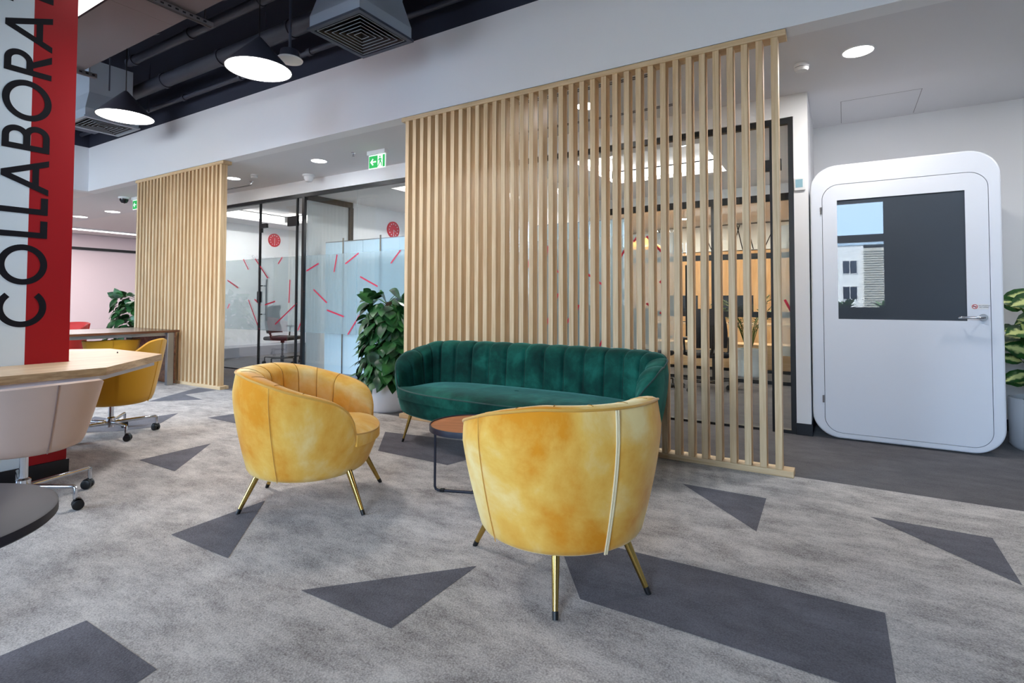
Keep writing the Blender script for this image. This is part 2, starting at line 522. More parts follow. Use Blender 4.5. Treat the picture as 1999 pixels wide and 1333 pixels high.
# ================================================================== SETTING
YS = 3.993      # front of the slat screens / bulkhead face
ZC = 2.985      # corridor ceiling
YG = 5.36       # glazing plane

# floor: grey carpet, with charcoal shapes and the corridor strip inlaid in the same mesh
fm = MB()
fm.add([(-20, -3.1, 0), (3.1, -3.1, 0), (3.1, 4.045, 0), (-20, 4.045, 0)], [(0, 1, 2, 3)], 0)
fm.add([(-20, 4.045, 0), (3.1, 4.045, 0), (3.1, 14, 0), (-20, 14, 0)], [(0, 1, 2, 3)], 2)
patches = [
    [(1084, 1040), (1727.7, 1196.6), (1752, 1350), (1690, 1350), (1350, 1238), (1132.5, 1170), (1103, 1092)],
    [(1331.7, 944.4), (1496, 973), (1476.7, 1037.4)],
    [(1697.7, 1008.5), (1937.5, 1050.5), (1996, 1143)],
    [(334, 1043.8), (517, 977.5), (445, 1090)],
    [(271.7, 898), (412, 865.6), (341, 920)],
    [(587, 1152.5), (931, 1105), (763.4, 1227)],
    [(-120, 1334), (0, 1281), (168.5, 1211.6), (306, 1307), (250, 1345), (100, 1420), (-100, 1420)],
    [(160, 826), (185, 813), (245, 822), (348, 806.5), (300, 834), (230, 842), (160, 845)],
    [(405, 815.5), (470, 806), (540, 806), (540, 850), (459, 826.6)],
    [(288, 784), (386, 757), (424, 761), (362, 770.6), (395.6, 780.2)],
    [(738, 880), (752, 843), (900, 860), (965, 882), (873.7, 908)],
]
for pz in patches:
    q = [fl(*p) for p in pz]
    fm.add([(x, y, 0.0015) for x, y in q], [tuple(range(len(q)))], 1)
for fi in range(len(fm.f)):
    f = fm.f[fi]
    if len(f) > 2:
        a = sum(fm.v[f[i]][0] * fm.v[f[(i + 1) % len(f)]][1] - fm.v[f[(i + 1) % len(f)]][0] * fm.v[f[i]][1] for i in range(len(f)))
        if a < 0: fm.f[fi] = tuple(reversed(f))
struct(fm.build('floor', [M_CARPET, M_CARPD, M_CARPB], smooth=False))
struct(box('floor_slab', (-20.2, -3.3, -0.3), (3.3, 14.2, -0.01), M_PAVE))
bpy.data.objects['floor_slab'].name = 'floor_base'

# corridor ceiling (behind the bulkhead) and the lower ceiling of the left wing, and the black exposed soffit
cm = MB()
cm.box((-20, 4.15, ZC), (3.1, YG + 0.06, ZC + 0.1))
cm.box((-0.256, YG + 0.06, ZC), (3.1, 6.6, ZC + 0.1))
struct(cm.build('ceiling', M_CEIL, smooth=False))
struct(box('ceiling_left_wing', (-20, -3.1, ZC), (-11.0, 4.15, ZC + 0.1), M_CEILW))
struct(box('ceiling_soffit', (-20.2, -3.3, 4.45), (3.3, 14.2, 4.6), M_BLACKP))
# bulkhead above the screens: white band, black above; and its return at the left
struct(box('wall_bulkhead', (-10.85, YS + 0.002, ZC), (3.1, 4.15, 3.725), M_WALL))
struct(box('wall_bulkhead_upper', (-10.85, YS + 0.002, 3.725), (3.1, 4.15, 4.45), M_BLACKP))
struct(box('wall_bulkhead_return', (-11.0, -3.1, ZC), (-10.85, 4.15, 3.725), M_WALL))
struct(box('wall_bulkhead_return_upper', (-11.0, -3.1, 3.725), (-10.85, 4.15, 4.45), M_BLACKP))

# right hand niche with the phone pod, end pillar and glazing header
struct(box('wall_right_pillar', (-0.363, YG - 0.03, 0.0), (-0.25, 6.55, ZC), M_WALL))
struct(box('wall_back_right', (-0.25, 6.5, 0), (3.1, 6.65, ZC), M_WALL))
struct(box('wall_header', (-11.05, YG - 0.03, 2.79), (-0.363, YG + 0.07, ZC), M_WALL))
struct(box('baseboard_pillar', (-0.368, YG - 0.042, 0), (-0.24, 6.48, 0.1), M_SKIRT, bevel=0.003))
struct(box('baseboard_back_right', (-0.24, 6.485, 0), (3.1, 6.5, 0.1), M_SKIRT))

# outer shell
struct(box('wall_back', (-20.2, 14, -0.01), (3.3, 14.2, 4.45), M_WALL))
struct(box('wall_left', (-20.2, -3.3, -0.01), (-20, 14, 4.45), M_WALL))
struct(box('wall_right', (3.1, -3.3, -0.01), (3.3, 14, 4.45), plain('wall_grey', (150, 152, 156), 0.7)))
xs = [-13.9 + i * 1.835 for i in range(9)]
fw = MB()
fw.box((-20.2, -3.3, -0.01), (0.78, -3.1, 0.98)); fw.box((-20.2, -3.3, 3.35), (3.3, -3.1, 4.45))
fw.box((-20.2, -3.3, 0.98), (xs[1], -3.1, 3.35))
struct(fw.build('wall_front', M_PARAPET, smooth=False))
struct(box('wall_front_pier', (0.78, -3.3, -0.01), (3.1, -3.1, 3.35), plain('pier_grey', (150, 154, 160), 0.7)))

# windows behind the camera
struct(box('wall_front_light_block', (xs[5], -3.3, 0.98), (xs[7], -3.1, 3.35), M_WALL))  # window bays closed out of view to hold daylight off the column
for i in (1, 2, 3, 4, 7):
    x0, x1 = xs[i], xs[i + 1]
    w = bpy.data.objects.new('window_%d' % (i + 1), None); COL.objects.link(w); struct(w)
    w.location = (x0, -3.2, 0.98)
    fr = MB(); L = x1 - x0
    for a, b in (((0, -.05, 0), (.045, .05, 2.37)), ((L - .045, -.05, 0), (L, .05, 2.37)), ((.045, -.05, 0), (L - .045, .05, .06)), ((.045, -.05, 2.31), (L - .045, .05, 2.37)), ((.045, -.05, 1.46), (L - .045, .05, 1.62))):
        fr.box(a, b)
    struct(fr.build('frame', M_FRAME, w, smooth=False))
    pn = MB(); pn.box((.045, -.006, .06), (L - .045, .006, 1.46)); pn.box((.045, -.006, 1.62), (L - .045, .006, 2.31))
    struct(pn.build('pane', M_WGLASS, w, smooth=False))
# outside: ground and the white building across the street
struct(box('ground', (-90, -90, -5.2), (60, -3.4, -5.0), M_PAVE))
bt = thing('office_building', 'white rendered building with a louvred wing across the street, mirrored in the pod glass', 'building', (0, -45, -5.0))
bm = MB(); bm.box((-40, -10, 0), (1.5, 0, 11.1)); bm.build('facade', M_FACADE, bt, smooth=False)
lm = MB(); lm.box((1.5, -10, 0), (12, .25, 10.8))
for k in range(52): lm.box((1.5, .25, .3 + k * .2), (12, .34, .4 + k * .2))
lm.build('louver_wing', M_LOUVER, bt, smooth=False)
MB().box((-40, -10, 11.1), (12.2, .1, 11.35)).build('roof_parapet', plain('parapet_glassy', (180, 200, 214), 0.4), bt, smooth=False)
for c in range(-9, 1):
    for rr in range(4):
        x = -.1 + c * 3.4; z = 1.85 + rr * 2.25
        f = MB().box((x, .0, z), (x + 1.15, .06, z + 1.2)).build('window', M_FACADE, bt, smooth=False)
        g = MB(); g.box((x + .06, .06, z + .06), (x + .55, .075, z + 1.14)); g.box((x + .6, .06, z + .06), (x + 1.09, .075, z + 1.14))
        g.build('pane', M_SCREEN, f, smooth=False)
struct(box('trim_parapet', (-14, -4.4, -0.3), (3.3, -4.25, 0.82), M_PARAPET))

# ================================================================== BUILDERS
# ---- slat screens
def slat_screen(x0, x1, n, label):
    t = thing('slat_screen', label, 'screen', (x0, YS, 0), group=None)
    L = x1 - x0; D = 0.118; ht = 2.981
    MB().box((0, 0, 2.939), (L, D, ht)).build('top_rail', M_OAKX, t, bevel=0.003)
    MB().box((-0.0, 0, 0), (L + .015, D, 0.042)).build('bottom_rail', M_OAKX, t, bevel=0.003)
    w = 0.043
    first = None
    for i in range(n):
        x = 0.05 + (L - 0.1 - w) * i / (n - 1)
        if first is None:
            first = MB().box((0, 0.006, 0.042), (w, 0.089, 2.939)).build('slat', M_OAK, t, bevel=0.002)
            first.location = (x, 0, 0)
        else:
            c = first.copy(); COL.objects.link(c); c.parent = t; c.location = (x, 0, 0)
    return t


slat_screen(-3.755, -0.308, 36, 'wide see-through screen of light oak slats behind the green sofa')
slat_screen(-9.216, -6.868, 24, 'narrower light oak slat screen at left, beside the dark wooden table')


# ---- upholstered shells (armchairs and sofa share the construction)
def shell(root, pts, nrm, h, thick, zb, zs, drop, bulge, piping_r, mv, mp, inset_pow=2.2, isfront=None, seat_crown=0.04, zfull=None, crown=0.022, amp=0.016, dome_n=4, tuck=0.0, seams=(), ms=None):
    """pts/nrm: closed plan outline (outer) with outward normals, lists of 2D; h,thick,bulge per point."""
    n = len(pts)
    P = [Vector((p[0], p[1])) for p in pts]; N = [Vector((p[0], p[1])) for p in nrm]
    zf = zfull or (zs + 0.2)

    def off(z, i):
        t = max(0.0, min(1.0, (z - zb) / (zf - zb)))
        d = drop[i] if isinstance(drop, list) else drop
        tk = max(0.0, z - zf) / .25
        return d * (1 - t) ** inset_pow + tuck * tk * tk

    cen = Vector((sum(p.x for p in P) / n, sum(p.y for p in P) / n))
    rows = []
    K = 16
    rows.append([(cen.x + (P[i] - N[i] * (off(zb, i) + .03) - cen).x * .3, cen.y + (P[i] - N[i] * (off(zb, i) + .03) - cen).y * .3, zb - .004) for i in range(n)])
    for dz, ex in ((-.004, .045), (0.0, .022), (.012, .006), (.03, .0)):
        rows.append([(*(P[i] - N[i] * (off(zb + max(dz, 0), i) + ex)), zb + dz) for i in range(n)])
    for k in range(1, K + 1):
        row = []
        for i in range(n):
            z = zb + .03 + (h[i] - zb - .03) * k / K
            o_ = off(z, i) + (.012 * max(0, (k - K + 3) / 3) if k > K - 3 else 0)
            row.append((*(P[i] - N[i] * o_), z))
        rows.append(row)
    body = MB().grid(rows, wrap=True)
    body.build('body', mv, root, angle=60)
    # padded inner back with vertical channels
    idx = [i for i in range(n) if not isfront[i]]
    k0 = next(k for k in range(len(idx)) if (idx[k] - 1) % n not in idx)
    idx = idx[k0:] + idx[:k0]
    prof = []
    for i in idx:
        t = thick[i]; col = []
        o0 = off(h[i], i) + .012
        A = amp * bulge[i]
        m_ = 8
        for q in range(m_ + 1):
            a = pi * q / m_
            rr = t * (1 - cos(a)) / 2
            zz = h[i] + crown * sin(a) - (0.055 * (q / m_) ** 2)
            col.append((*(P[i] - N[i] * (o0 + rr + (A * (q - 3) / 5 if q > 3 else 0))), zz))
        zt_, zl = h[i] - .055, zs - .05
        seam_here = seams and bulge[i] < .999 and i in seams
        for q in range(1, 9):
            s_ = q / 8
            z = zt_ + (zl - zt_) * s_
            col.append((*(P[i] - N[i] * (o0 + t + .035 * s_ + A * (1 - .5 * s_))), z))
        prof.append(col)
        if seam_here:
            MB().tube([Vector(c_) - Vector((N[i].x, N[i].y, 0)) * .0008 for c_ in col[2:]], .0021, 6).build('channel_seam', ms, root)
    pad = MB().grid([list(c) for c in prof])
    for e_ in (0, -1):
        c = prof[e_]; o0 = len(pad.v)
        i = idx[e_]
        low = (*(P[i] - N[i] * (off(zs, i) + .01)), zs - .05)
        pad.v += list(c) + [low]; f_ = tuple(range(o0, o0 + len(c) + 1))
        pad.f.append(f_ if e_ == 0 else tuple(reversed(f_))); pad.mi.append(0)
    pad.build('back_padding', mv, root, angle=50)
    # seat cushion
    rows = []
    for rho, zz in ((0.02, 0), (.3, 0), (.55, 0), (.75, 0), (.88, 0), (.95, 0), (.985, 0), (1.0, 0), (1.0, 1)):
        row = []
        for i in range(n):
            o_ = off(h[i], i) + .006 if isfront[i] else off(zs, i) + thick[i] * .9 + .02
            b = P[i] - N[i] * o_
            q = cen + (b - cen) * rho
            z = (h[i] if isfront[i] else zs - .02) + seat_crown * (1 - rho ** dome_n) + .004 if zz == 0 else zs - .07
            z0 = zs + seat_crown
            if zz == 0: z = z0 * (1 - rho ** dome_n) + ((h[i] + .004) if isfront[i] else zs) * rho ** dome_n
            row.append((q.x, q.y, z))
        rows.append(row)
    MB().grid(rows, wrap=True, flip=True).build('seat_cushion', mv, root, angle=60)
    # piping along the whole rim
    MB().tube([(*(P[i] - N[i] * (off(h[i], i) + .0105)), h[i] + .003) for i in range(n)], piping_r, 8, closed=True).build('rim_piping', mp, root)
    return P, N, off


def lerp_tab(x, tab):
    """monotone cubic through the table"""
    xs_ = [a for a, _ in tab]; ys_ = [b for _, b in tab]
    if x <= xs_[0]: return ys_[0]
    if x >= xs_[-1]: return ys_[-1]
    n = len(tab)
    d = [(ys_[k + 1] - ys_[k]) / (xs_[k + 1] - xs_[k]) for k in range(n - 1)]
    ms = [0.0] + [0 if d[k - 1] * d[k] <= 0 else 2 * d[k - 1] * d[k] / (d[k - 1] + d[k]) for k in range(1, n - 1)] + [0.0]
    k = max(q for q in range(n - 1) if xs_[q] <= x)
    hh_ = xs_[k + 1] - xs_[k]; t = (x - xs_[k]) / hh_
    return (ys_[k] * (2 * t ** 3 - 3 * t * t + 1) + ms[k] * hh_ * (t ** 3 - 2 * t * t + t) + ys_[k + 1] * (3 * t * t - 2 * t ** 3) + ms[k + 1] * hh_ * (t ** 3 - t * t))


def brass_leg(root, top, foot, r0=.017, r1=.011):
    t = Vector(top); f = Vector(foot); d = (t - f).normalized()
    a = f + d * .028
    lg = MB().tube([a, t], [r1, r0], 16).build('leg', M_GOLD, root)
    MB().tube([f, f + d * .02, a], [r1 * .96, r1 * 1.06, r1 * 1.06], 14).build('foot_cap', M_BLKPL, lg)
    return lg


def armchair(loc, heading, label):
    root = thing('armchair', label, 'armchair', (*loc, 0), radians(heading), 'yellow velvet tub armchairs')
    n = 288; R_ = .43
    pts, nr, h, th, bl, fr, dr = [], [], [], [], [], [], []
    for i in range(n):
        a = 2 * pi * i / n            # 0 = front
        ph = abs(180 - degrees_(a)) if True else 0
        e_ = 1.0
        x, y = R_ * cos(a), R_ * sin(a)
        pts.append((x, y)); nr.append((cos(a), sin(a)))
        front = ph > 141
        fr.append(front)
        hv = lerp_tab(ph, [(0, .752), (35, .752), (60, .728), (90, .672), (118, .61), (128, .565), (136, .49), (141, .42), (180, .405)])
        h.append(hv)
        th.append(lerp_tab(ph, [(0, .135), (110, .125), (128, .085), (141, .03)]))
        c = abs(sin((ph) / 282 * pi * 7 + pi / 2 * 0))
        bl.append(min(1.0, abs(sin(pi * (degrees_(a) - 39) / (282 / 13))) * 3.2) ** .5 if ph < 132 else 0)
        dr.append(lerp_tab(ph, [(0, .082), (90, .09), (180, .135)]))
    sm_ = {min(range(n), key=lambda q: abs(q * 360 / n - (39 + 282 / 13 * k))) for k in range(2, 12)}
    P, N, off = shell(root, pts, nr, h, th, .195, .425, dr, bl, .0055, M_VELY, M_PIPY, isfront=fr, zfull=.64, inset_pow=1.45, seat_crown=.05, amp=.014, tuck=.016, seams=sm_, ms=M_SEAMY)
    # pale double piping down the centre of the back, thin seams on the flanks
    def seam(i, r, mt, nm, side=0.0):
        pp = []
        for k in range(15):
            z = .2 + (h[i] - .2) * k / 14
            q = P[i] - N[i] * (off(z, i) - .003) + Vector((-N[i].y, N[i].x)) * side
            pp.append((q.x, q.y, z))
        MB().tube(pp, r, 6).build(nm, mt, root)
    seam(n // 2, .0042, M_PIPP, 'back_seam_piping', .0045); seam(n // 2, .0042, M_PIPP, 'back_seam_piping', -.0045)
    seam(int(n * .29), .0018, M_PIPY, 'side_seam'); seam(int(n * .71), .0018, M_PIPY, 'side_seam')
    for fx, fy in ((-.34, .21), (-.34, -.21), (.34, .265), (.34, -.265)):
        brass_leg(root, (fx * .72, fy * .74, .215), (fx, fy, 0))
    return root


def degrees_(a):
    return a * 180 / pi


armchair((-2.647, 2.109), 35.6, 'yellow velvet tub armchair at left, seen from its side with its seat showing')
armchair((-1.068, 2.14), 146, 'yellow velvet tub armchair nearest the camera, its back turned to us')


def sofa():
    root = thing('sofa', 'dark green velvet sofa with scalloped back and brass legs before the slat screen', 'sofa', (-2.13, 3.565, 0), radians(-90))
    a_, b_ = .40, 1.12   # half depth (x, front = +x), half length (y)
    dense = []
    for i in range(4000):
        t = 2 * pi * i / 4000
        ex = 2 / 3.4
        x = a_ * math.copysign(abs(cos(t)) ** ex, cos(t)); y = b_ * math.copysign(abs(sin(t)) ** ex, sin(t))
        if x > 0: x += .07 * (1 - (abs(y) / b_) ** 2) * (x / a_)
        dense.append(Vector((x, y)))
    cum = [0]
    for i in range(4000): cum.append(cum[-1] + (dense[(i + 1) % 4000] - dense[i]).length)
    n = 660; pts = []; j = 0
    for k in range(n):
        s_ = cum[-1] * k / n
        while cum[j + 1] < s_: j += 1
        t = (s_ - cum[j]) / max(1e-9, cum[j + 1] - cum[j])
        pts.append(dense[j].lerp(dense[(j + 1) % 4000], t))
    nr = []
    for k in range(n):
        tt = pts[(k + 5) % n] - pts[k - 5]; v = Vector((tt.y, -tt.x)).normalized()
        nr.append(v)
    seglen = cum[-1] / n
    h, th, bl, fr, dr = [], [], [], [], []
    half = n / 2
    ch = .176
    for k in range(n):
        x, y = pts[k]
        front = x > .30
        fr.append(front)
        sb = abs(((k - half) * seglen) / ch + .5)
        b = sqrt(abs(sin(pi * sb))) if x < .22 else 0
        bl.append(min(1.0, abs(sin(pi * sb)) * 2.2) ** .6 if x < .22 else 0)
        hv = lerp_tab(x, [(-.5, .78), (-.33, .775), (-.12, .725), (.08, .685), (.2, .625), (.28, .52), (.30, .445), (.5, .43)])
        if not front: hv += .011 * (b if x < 0 else b * max(0, 1 - x / .2))
        h.append(hv)
        th.append(lerp_tab(x, [(-.5, .13), (.1, .12), (.22, .09), (.30, .03)]))
        dr.append(lerp_tab(x, [(-.5, .10), (.1, .07), (.5, .07)]))
    sm_ = set()
    for k in range(n):
        a0_, a1_ = ((k - half) * seglen) / ch + .5, ((k + 1 - half) * seglen) / ch + .5
        if math.floor(a0_) != math.floor(a1_) and pts[k][0] < .1: sm_.add(k)
    shell(root, pts, nr, h, th, .235, .435, dr, bl, .0055, M_VELG, M_PIPG, isfront=fr, zfull=.74, amp=.022, seat_crown=.035, dome_n=6, seams=sm_, ms=M_SEAMG)
    for fx, fy in ((.235, .96), (.235, -.96), (-.26, .92), (-.26, -.92)):
        brass_leg(root, (fx * .75, fy * .95, .25), (fx, fy, 0), r0=.016, r1=.009)
    return root


sofa()


# ---- coffee table and round black side table
def tray_table(name, label, loc, R_, zt, rot, top_m, rim_m, leg_m, lip=.03):
    root = thing(name, label, 'table', (*loc, 0), radians(rot))
    MB().cyl((0, 0, 0), R_ - .006, zt - lip + .004, zt - .006, 64).build('tabletop', top_m, root)
    MB().lathe([(R_ - .007, zt - .012), (R_ - .007, zt), (R_ - .001, zt), (R_, zt - .003), (R_, zt - lip), (R_ - .012, zt - lip), (R_ - .012, zt - lip + .003)], 72).build('rim', rim_m, root)
    r = .0075
    for sgn, nm in ((0, 'leg_frame'), (pi / 2, 'back_leg')):
        c, s = cos(sgn), sin(sgn)
        e = R_ - .022; zz = r + (.0 if sgn == 0 else .0)
        pp = [(-e, zt - lip), (-e, .03), (-e + .006, .014), (-e + .022, zz), (e - .022, zz), (e - .006, .014), (e, .03), (e, zt - lip)]
        if sgn: pp = pp[4:]; pp = [(0.0, r)] + pp
        MB().tube([(x * c, x * s, z) for x, z in pp], r, 10).build(nm, leg_m, root)
    for sx in (-1, 1):
        MB().box((sx * (R_ - .07) - .014, -.011, 0), (sx * (R_ - .07) + .014, .011, .018)).build('glide', M_BLKPL, root, bevel=.003)
    return root


tray_table('coffee_table', 'small round coffee table with brown wood top and black rim beside the green sofa', (-1.91, 2.66), .255, .42, 20, M_TEAK, M_DARKR, M_DARKR, lip=.032)
sd = thing('side_table', 'round black low table cut off by the bottom left corner', 'table', (-2.425, .40, 0))
MB().lathe([(.0001, .478), (.398, .478), (.405, .474), (.406, .447), (.40, .441), (.0001, .441)], 96).build('tabletop', M_BLKTOP, sd)
MB().lathe([(.0001, .012), (.035, .012), (.035, .441), (.0001, .441)], 24).build('pedestal', M_BLKPL, sd)
MB().lathe([(.0001, .0), (.22, .0), (.22, .008), (.04, .016), (.0001, .016)], 48).build('base_plate', M_BLKPL, sd)


# ---- tub swivel chairs
def star_base(root, n, rad, metal, a0=0.0, wheel_m=M_BLKPL, hub_top=.27, post=True):
    cb = MB()
    cb.lathe([(.0001, .075), (.034, .075), (.034, .15), (.028, .155), (.02, .16), (.02, hub_top), (.0001, hub_top)], 20)
    cb.build('gas_lift', metal, root)
    MB().lathe([(.0001, hub_top - .035), (.033, hub_top - .035), (.036, hub_top + .012), (.0001, hub_top + .012)], 20).build('swivel_mount', M_BLKPL, root)
    for k in range(n):
        a = a0 + 2 * pi * k / n; c, s = cos(a), sin(a)
        arm = MB()
        arm.tube([(.025 * c, .025 * s, .11), (.15 * c, .15 * s, .118), ((rad - .012) * c, (rad - .012) * s, .126), (rad * c, rad * s, .118), (rad * c, rad * s, .06)], [.017, .014, .0115, .0115, .0105], 10)
        ao = arm.build('base_arm', metal, root)
        b = a + .9 + k * 1.3
        w = MB(); d = Vector((cos(b), sin(b))); px = Vector((-d.y, d.x))
        cx_, cy_ = rad * c + d.x * .012, rad * s + d.y * .012
        for sd in (-1, 1):
            ctr = Vector((cx_, cy_, .028)); ax = Vector((px.x, px.y, 0))
            w.tube([ctr + ax * (sd * .006), ctr + ax * (sd * .009), ctr + ax * (sd * .023), ctr + ax * (sd * .026)], [.023, .0275, .0275, .022], 18)
        w.tube([(rad * c, rad * s, .062), (rad * c, rad * s, .03)], .009, 8)
        hd = [(cx_ + d.x * .024 * cos(q) + px.x * o, cy_ + d.y * .024 * cos(q) + px.y * o, .03 + .034 * sin(q)) for q in [pi * j / 6 for j in range(7)] for o in (-.02, .02)]
        w.add(hd, [(2 * j, 2 * j + 1, 2 * j + 3, 2 * j + 2) for j in range(6)])
        w.build('castor', wheel_m, ao)


def tub_chair(loc, back_dir, label, fabric, zb=.275, ztop=.80, zarm=.63, a0=0.0, R_=.315, shift=.07, seam=True, cat='chair', rad=.328, drop0=48, drop1=120):
    """swivel tub chair on a chrome star base; back_dir in degrees, local back = +x"""
    root = thing('tub_chair', label, cat, (*loc, 0), radians(back_dir), 'swivel tub chairs at the tables')
    n = 160; t = .028
    outer, inner, rim = [], [], []
    def hh(ph): return lerp_tab(ph, [(0, ztop), (drop0, ztop - .012), ((drop0 + drop1) / 2, (ztop + zarm) / 2 + .01), (drop1, zarm), (140, zarm - .03), (150, .47), (180, .44)])
    def rr(ph, z):
        u = max(0, min(1, (z - zb) / (ztop - zb)))
        return R_ * (.74 + .26 * u ** .75) + (.02 * u if ph < 60 else 0)
    rows = []
    def ring(f): return [f(i) for i in range(n)]
    phs = [min(360 * i / n, 360 - 360 * i / n) for i in range(n)]
    ang = [2 * pi * i / n for i in range(n)]
    for rad_, dz in ((.02, -.012), (.5, -.012), (.86, -.006)):
        rows.append(ring(lambda i: (shift + rr(phs[i], zb) * rad_ * cos(ang[i]), rr(phs[i], zb) * rad_ * sin(ang[i]), zb + dz)))
    for k in range(0, 13):
        rows.append(ring(lambda i: (lambda z: (shift + rr(phs[i], z) * cos(ang[i]) * (.985 if k == 0 else 1), rr(phs[i], z) * sin(ang[i]) * (.985 if k == 0 else 1), z))(zb + .01 + (hh(phs[i]) - zb - .01) * k / 12)))
    rows.append(ring(lambda i: (shift + (rr(phs[i], hh(phs[i])) - t * .5) * cos(ang[i]), (rr(phs[i], hh(phs[i])) - t * .5) * sin(ang[i]), hh(phs[i]) + .009)))
    for k in range(0, 9):
        rows.append(ring(lambda i: (lambda z: (shift + (rr(phs[i], z) - t) * cos(ang[i]), (rr(phs[i], z) - t) * sin(ang[i]), z))(hh(phs[i]) + (.43 - hh(phs[i])) * k / 8)))
    MB().grid(rows, wrap=True).build('shell', fabric, root, angle=60)
    rows = [ring(lambda i: (shift + (rr(phs[i], .43) - t - .002) * q * cos(ang[i]), (rr(phs[i], .43) - t - .002) * q * sin(ang[i]), z)) for q, z in ((1, .40), (1, .445), (.97, .46), (.8, .466), (.4, .47), (.02, .47))]
    MB().grid(rows, wrap=True).build('seat_cushion', fabric, root, angle=60)
    if seam:
        pp = [(shift + rr(0, z) + .0015, 0, z) for z in [zb + (ztop - zb) * k / 10 for k in range(11)]]
        MB().tube(pp, .0035, 6).build('back_seam', fabric if fabric is not M_PINK else M_SEAMP, root)
    star_base(root, 5, rad, M_CHROME, a0=a0 - radians(back_dir), hub_top=zb + .002)
    return root


tub_chair((-3.915, 1.174), 4, 'blush pink leather swivel tub chair tucked under the light wood table', M_PINK, ztop=.70, zarm=.60, zb=.325, a0=radians(24), R_=.33, shift=.015, drop0=44, drop1=84)
tub_chair((-5.34, 2.17), 37, 'mustard yellow swivel tub chair at the far side of the light wood table', M_MUST, ztop=.815, zarm=.635, zb=.285, a0=radians(-4), R_=.34, shift=.04, drop0=18, drop1=55)
tub_chair((-8.28, 3.35), -20, 'mustard yellow tub chair in shadow under the dark wooden table', M_MUST, ztop=.64, zarm=.60, zb=.28, a0=radians(20))
tub_chair((-10.12, 3.4), 120, 'red tub chair behind the dark wooden table', M_RED, ztop=.80, zarm=.66, a0=radians(10))

# ---- octagonal oak table wrapped around the column
tb = thing('meeting_table', 'eight-sided light wood table wrapped around the red and white column', 'table', (-4.86, 1.1, 0))
def octa(ap): 
    R__ = ap / cos(pi / 8)
    return [(R__ * cos(pi / 8 + k * pi / 4), R__ * sin(pi / 8 + k * pi / 4)) for k in range(8)]
def ring_prism(mb, outer, inn, z0, z1, mi_top=0, mi_side=0):
    no = len(outer)
    # inner square hole split: 8 outer points joined to 8 inner points
    vs = [(*p, z0) for p in outer] + [(*p, z1) for p in outer] + [(*p, z0) for p in inn] + [(*p, z1) for p in inn]
    for k in range(no):
        j = (k + 1) % no
        mb.add([vs[no + k], vs[no + j], vs[3 * no + j], vs[3 * no + k]], [(0, 1, 2, 3)], mi_top)
        mb.add([vs[k], vs[j], vs[2 * no + j], vs[2 * no + k]], [(3, 2, 1, 0)], mi_top)
        mb.add([vs[k], vs[j], vs[no + j], vs[no + k]], [(0, 1, 2, 3)], mi_side)
        mb.add([vs[2 * no + k], vs[2 * no + j], vs[3 * no + j], vs[3 * no + k]], [(3, 2, 1, 0)], mi_side)
hq = .452
hole = [(hq, hq * .4), (hq * .4, hq), (-hq * .4, hq), (-hq, hq * .4), (-hq, -hq * .4), (-hq * .4, -hq), (hq * .4, -hq), (hq, -hq * .4)]
hole = [(hq, hq), (hq * .42, hq), (-hq * .42, hq), (-hq, hq), (-hq, -hq), (-hq * .42, -hq), (hq * .42, -hq), (hq, -hq)]
oc = octa(1.03)
mb = MB(); ring_prism(mb, oc, hole, .695, .742, 0, 1); mb.build('tabletop', [M_OAKT, M_OAKE], tb, smooth=False)
mb = MB(); ring_prism(mb, octa(.985), hole, .66, .695, 0, 0); mb.build('underframe', plain('table_underframe_white', (210, 212, 222), .5), tb, smooth=False)
for sx, sy in ((-1, -1), (-1, 1), (1, -1)):
    MB().tube([(sx * .62, sy * .62, 0), (sx * .62, sy * .62, .66)], .03, 20).build('leg', M_STEEL, tb)
MB().tube([(.02, .9, .742), (.07, .88, .742), (.07, .88, .748), (.02, .9, .748)], .004, 6).build('cable_grommet', M_BLKPL, tb)

# ---- column with vertical lettering
cx0, cx1, cy0, cy1 = -5.31, -4.41, .66, 1.54
colr = bpy.data.objects.new('wall_column', None); COL.objects.link(colr); struct(colr)
cmn = MB()
cmn.box((cx0, cy0, .1), (cx1, 1.31, 4.45), 0)
cmn.box((cx0, 1.31, .1), (cx1, cy1, 4.45), 1)
struct(cmn.build('column_face', [M_COLW, M_REDP], colr, smooth=False))
struct(box('column_skirting', (cx0 - .012, cy0 - .012, 0), (cx1 + .012, cy1 + .012, .1), M_SKIRT, colr))

CAP = .236; ST = .036
PD_ = [0]
def place(mb, poly):
    """poly in (advance a, height b): a -> world z, b -> world -y from the baseline"""
    n = len(poly); PD_[0] += 1
    vs = [(cx1 + .0004, 1.406 - b, a) for a, b in poly] + [(cx1 + .0015 + .00001 * (PD_[0] % 60), 1.406 - b, a) for a, b in poly]
    mb.add(vs, [tuple(range(n)), tuple(reversed(range(n, 2 * n)))] + [(i, n + i, n + (i + 1) % n, (i + 1) % n) for i in range(n)])
def strip(mb, outer, inner, closed=False):
    n = len(outer)
    for i in range(n if closed else n - 1):
        j = (i + 1) % n
        place(mb, [outer[i], outer[j], inner[j], inner[i]])
def arc(c, rx, ry, t0, t1, k=40):
    return [(c[0] + rx * cos(radians(t0 + (t1 - t0) * i / k)), c[1] + ry * sin(radians(t0 + (t1 - t0) * i / k))) for i in range(k + 1)]
def let(name, f):
    mb = MB(); f(mb); struct(mb.build(name, M_LETTER, colr, smooth=False))
def L_O(a0, a1):
    def f(mb):
        c = ((a0 + a1) / 2, CAP / 2); rx = (a1 - a0) / 2; ry = CAP / 2 + .005
        strip(mb, arc(c, rx, ry, 0, 360, 56), arc(c, rx - ST, ry - ST, 0, 360, 56))
    return f
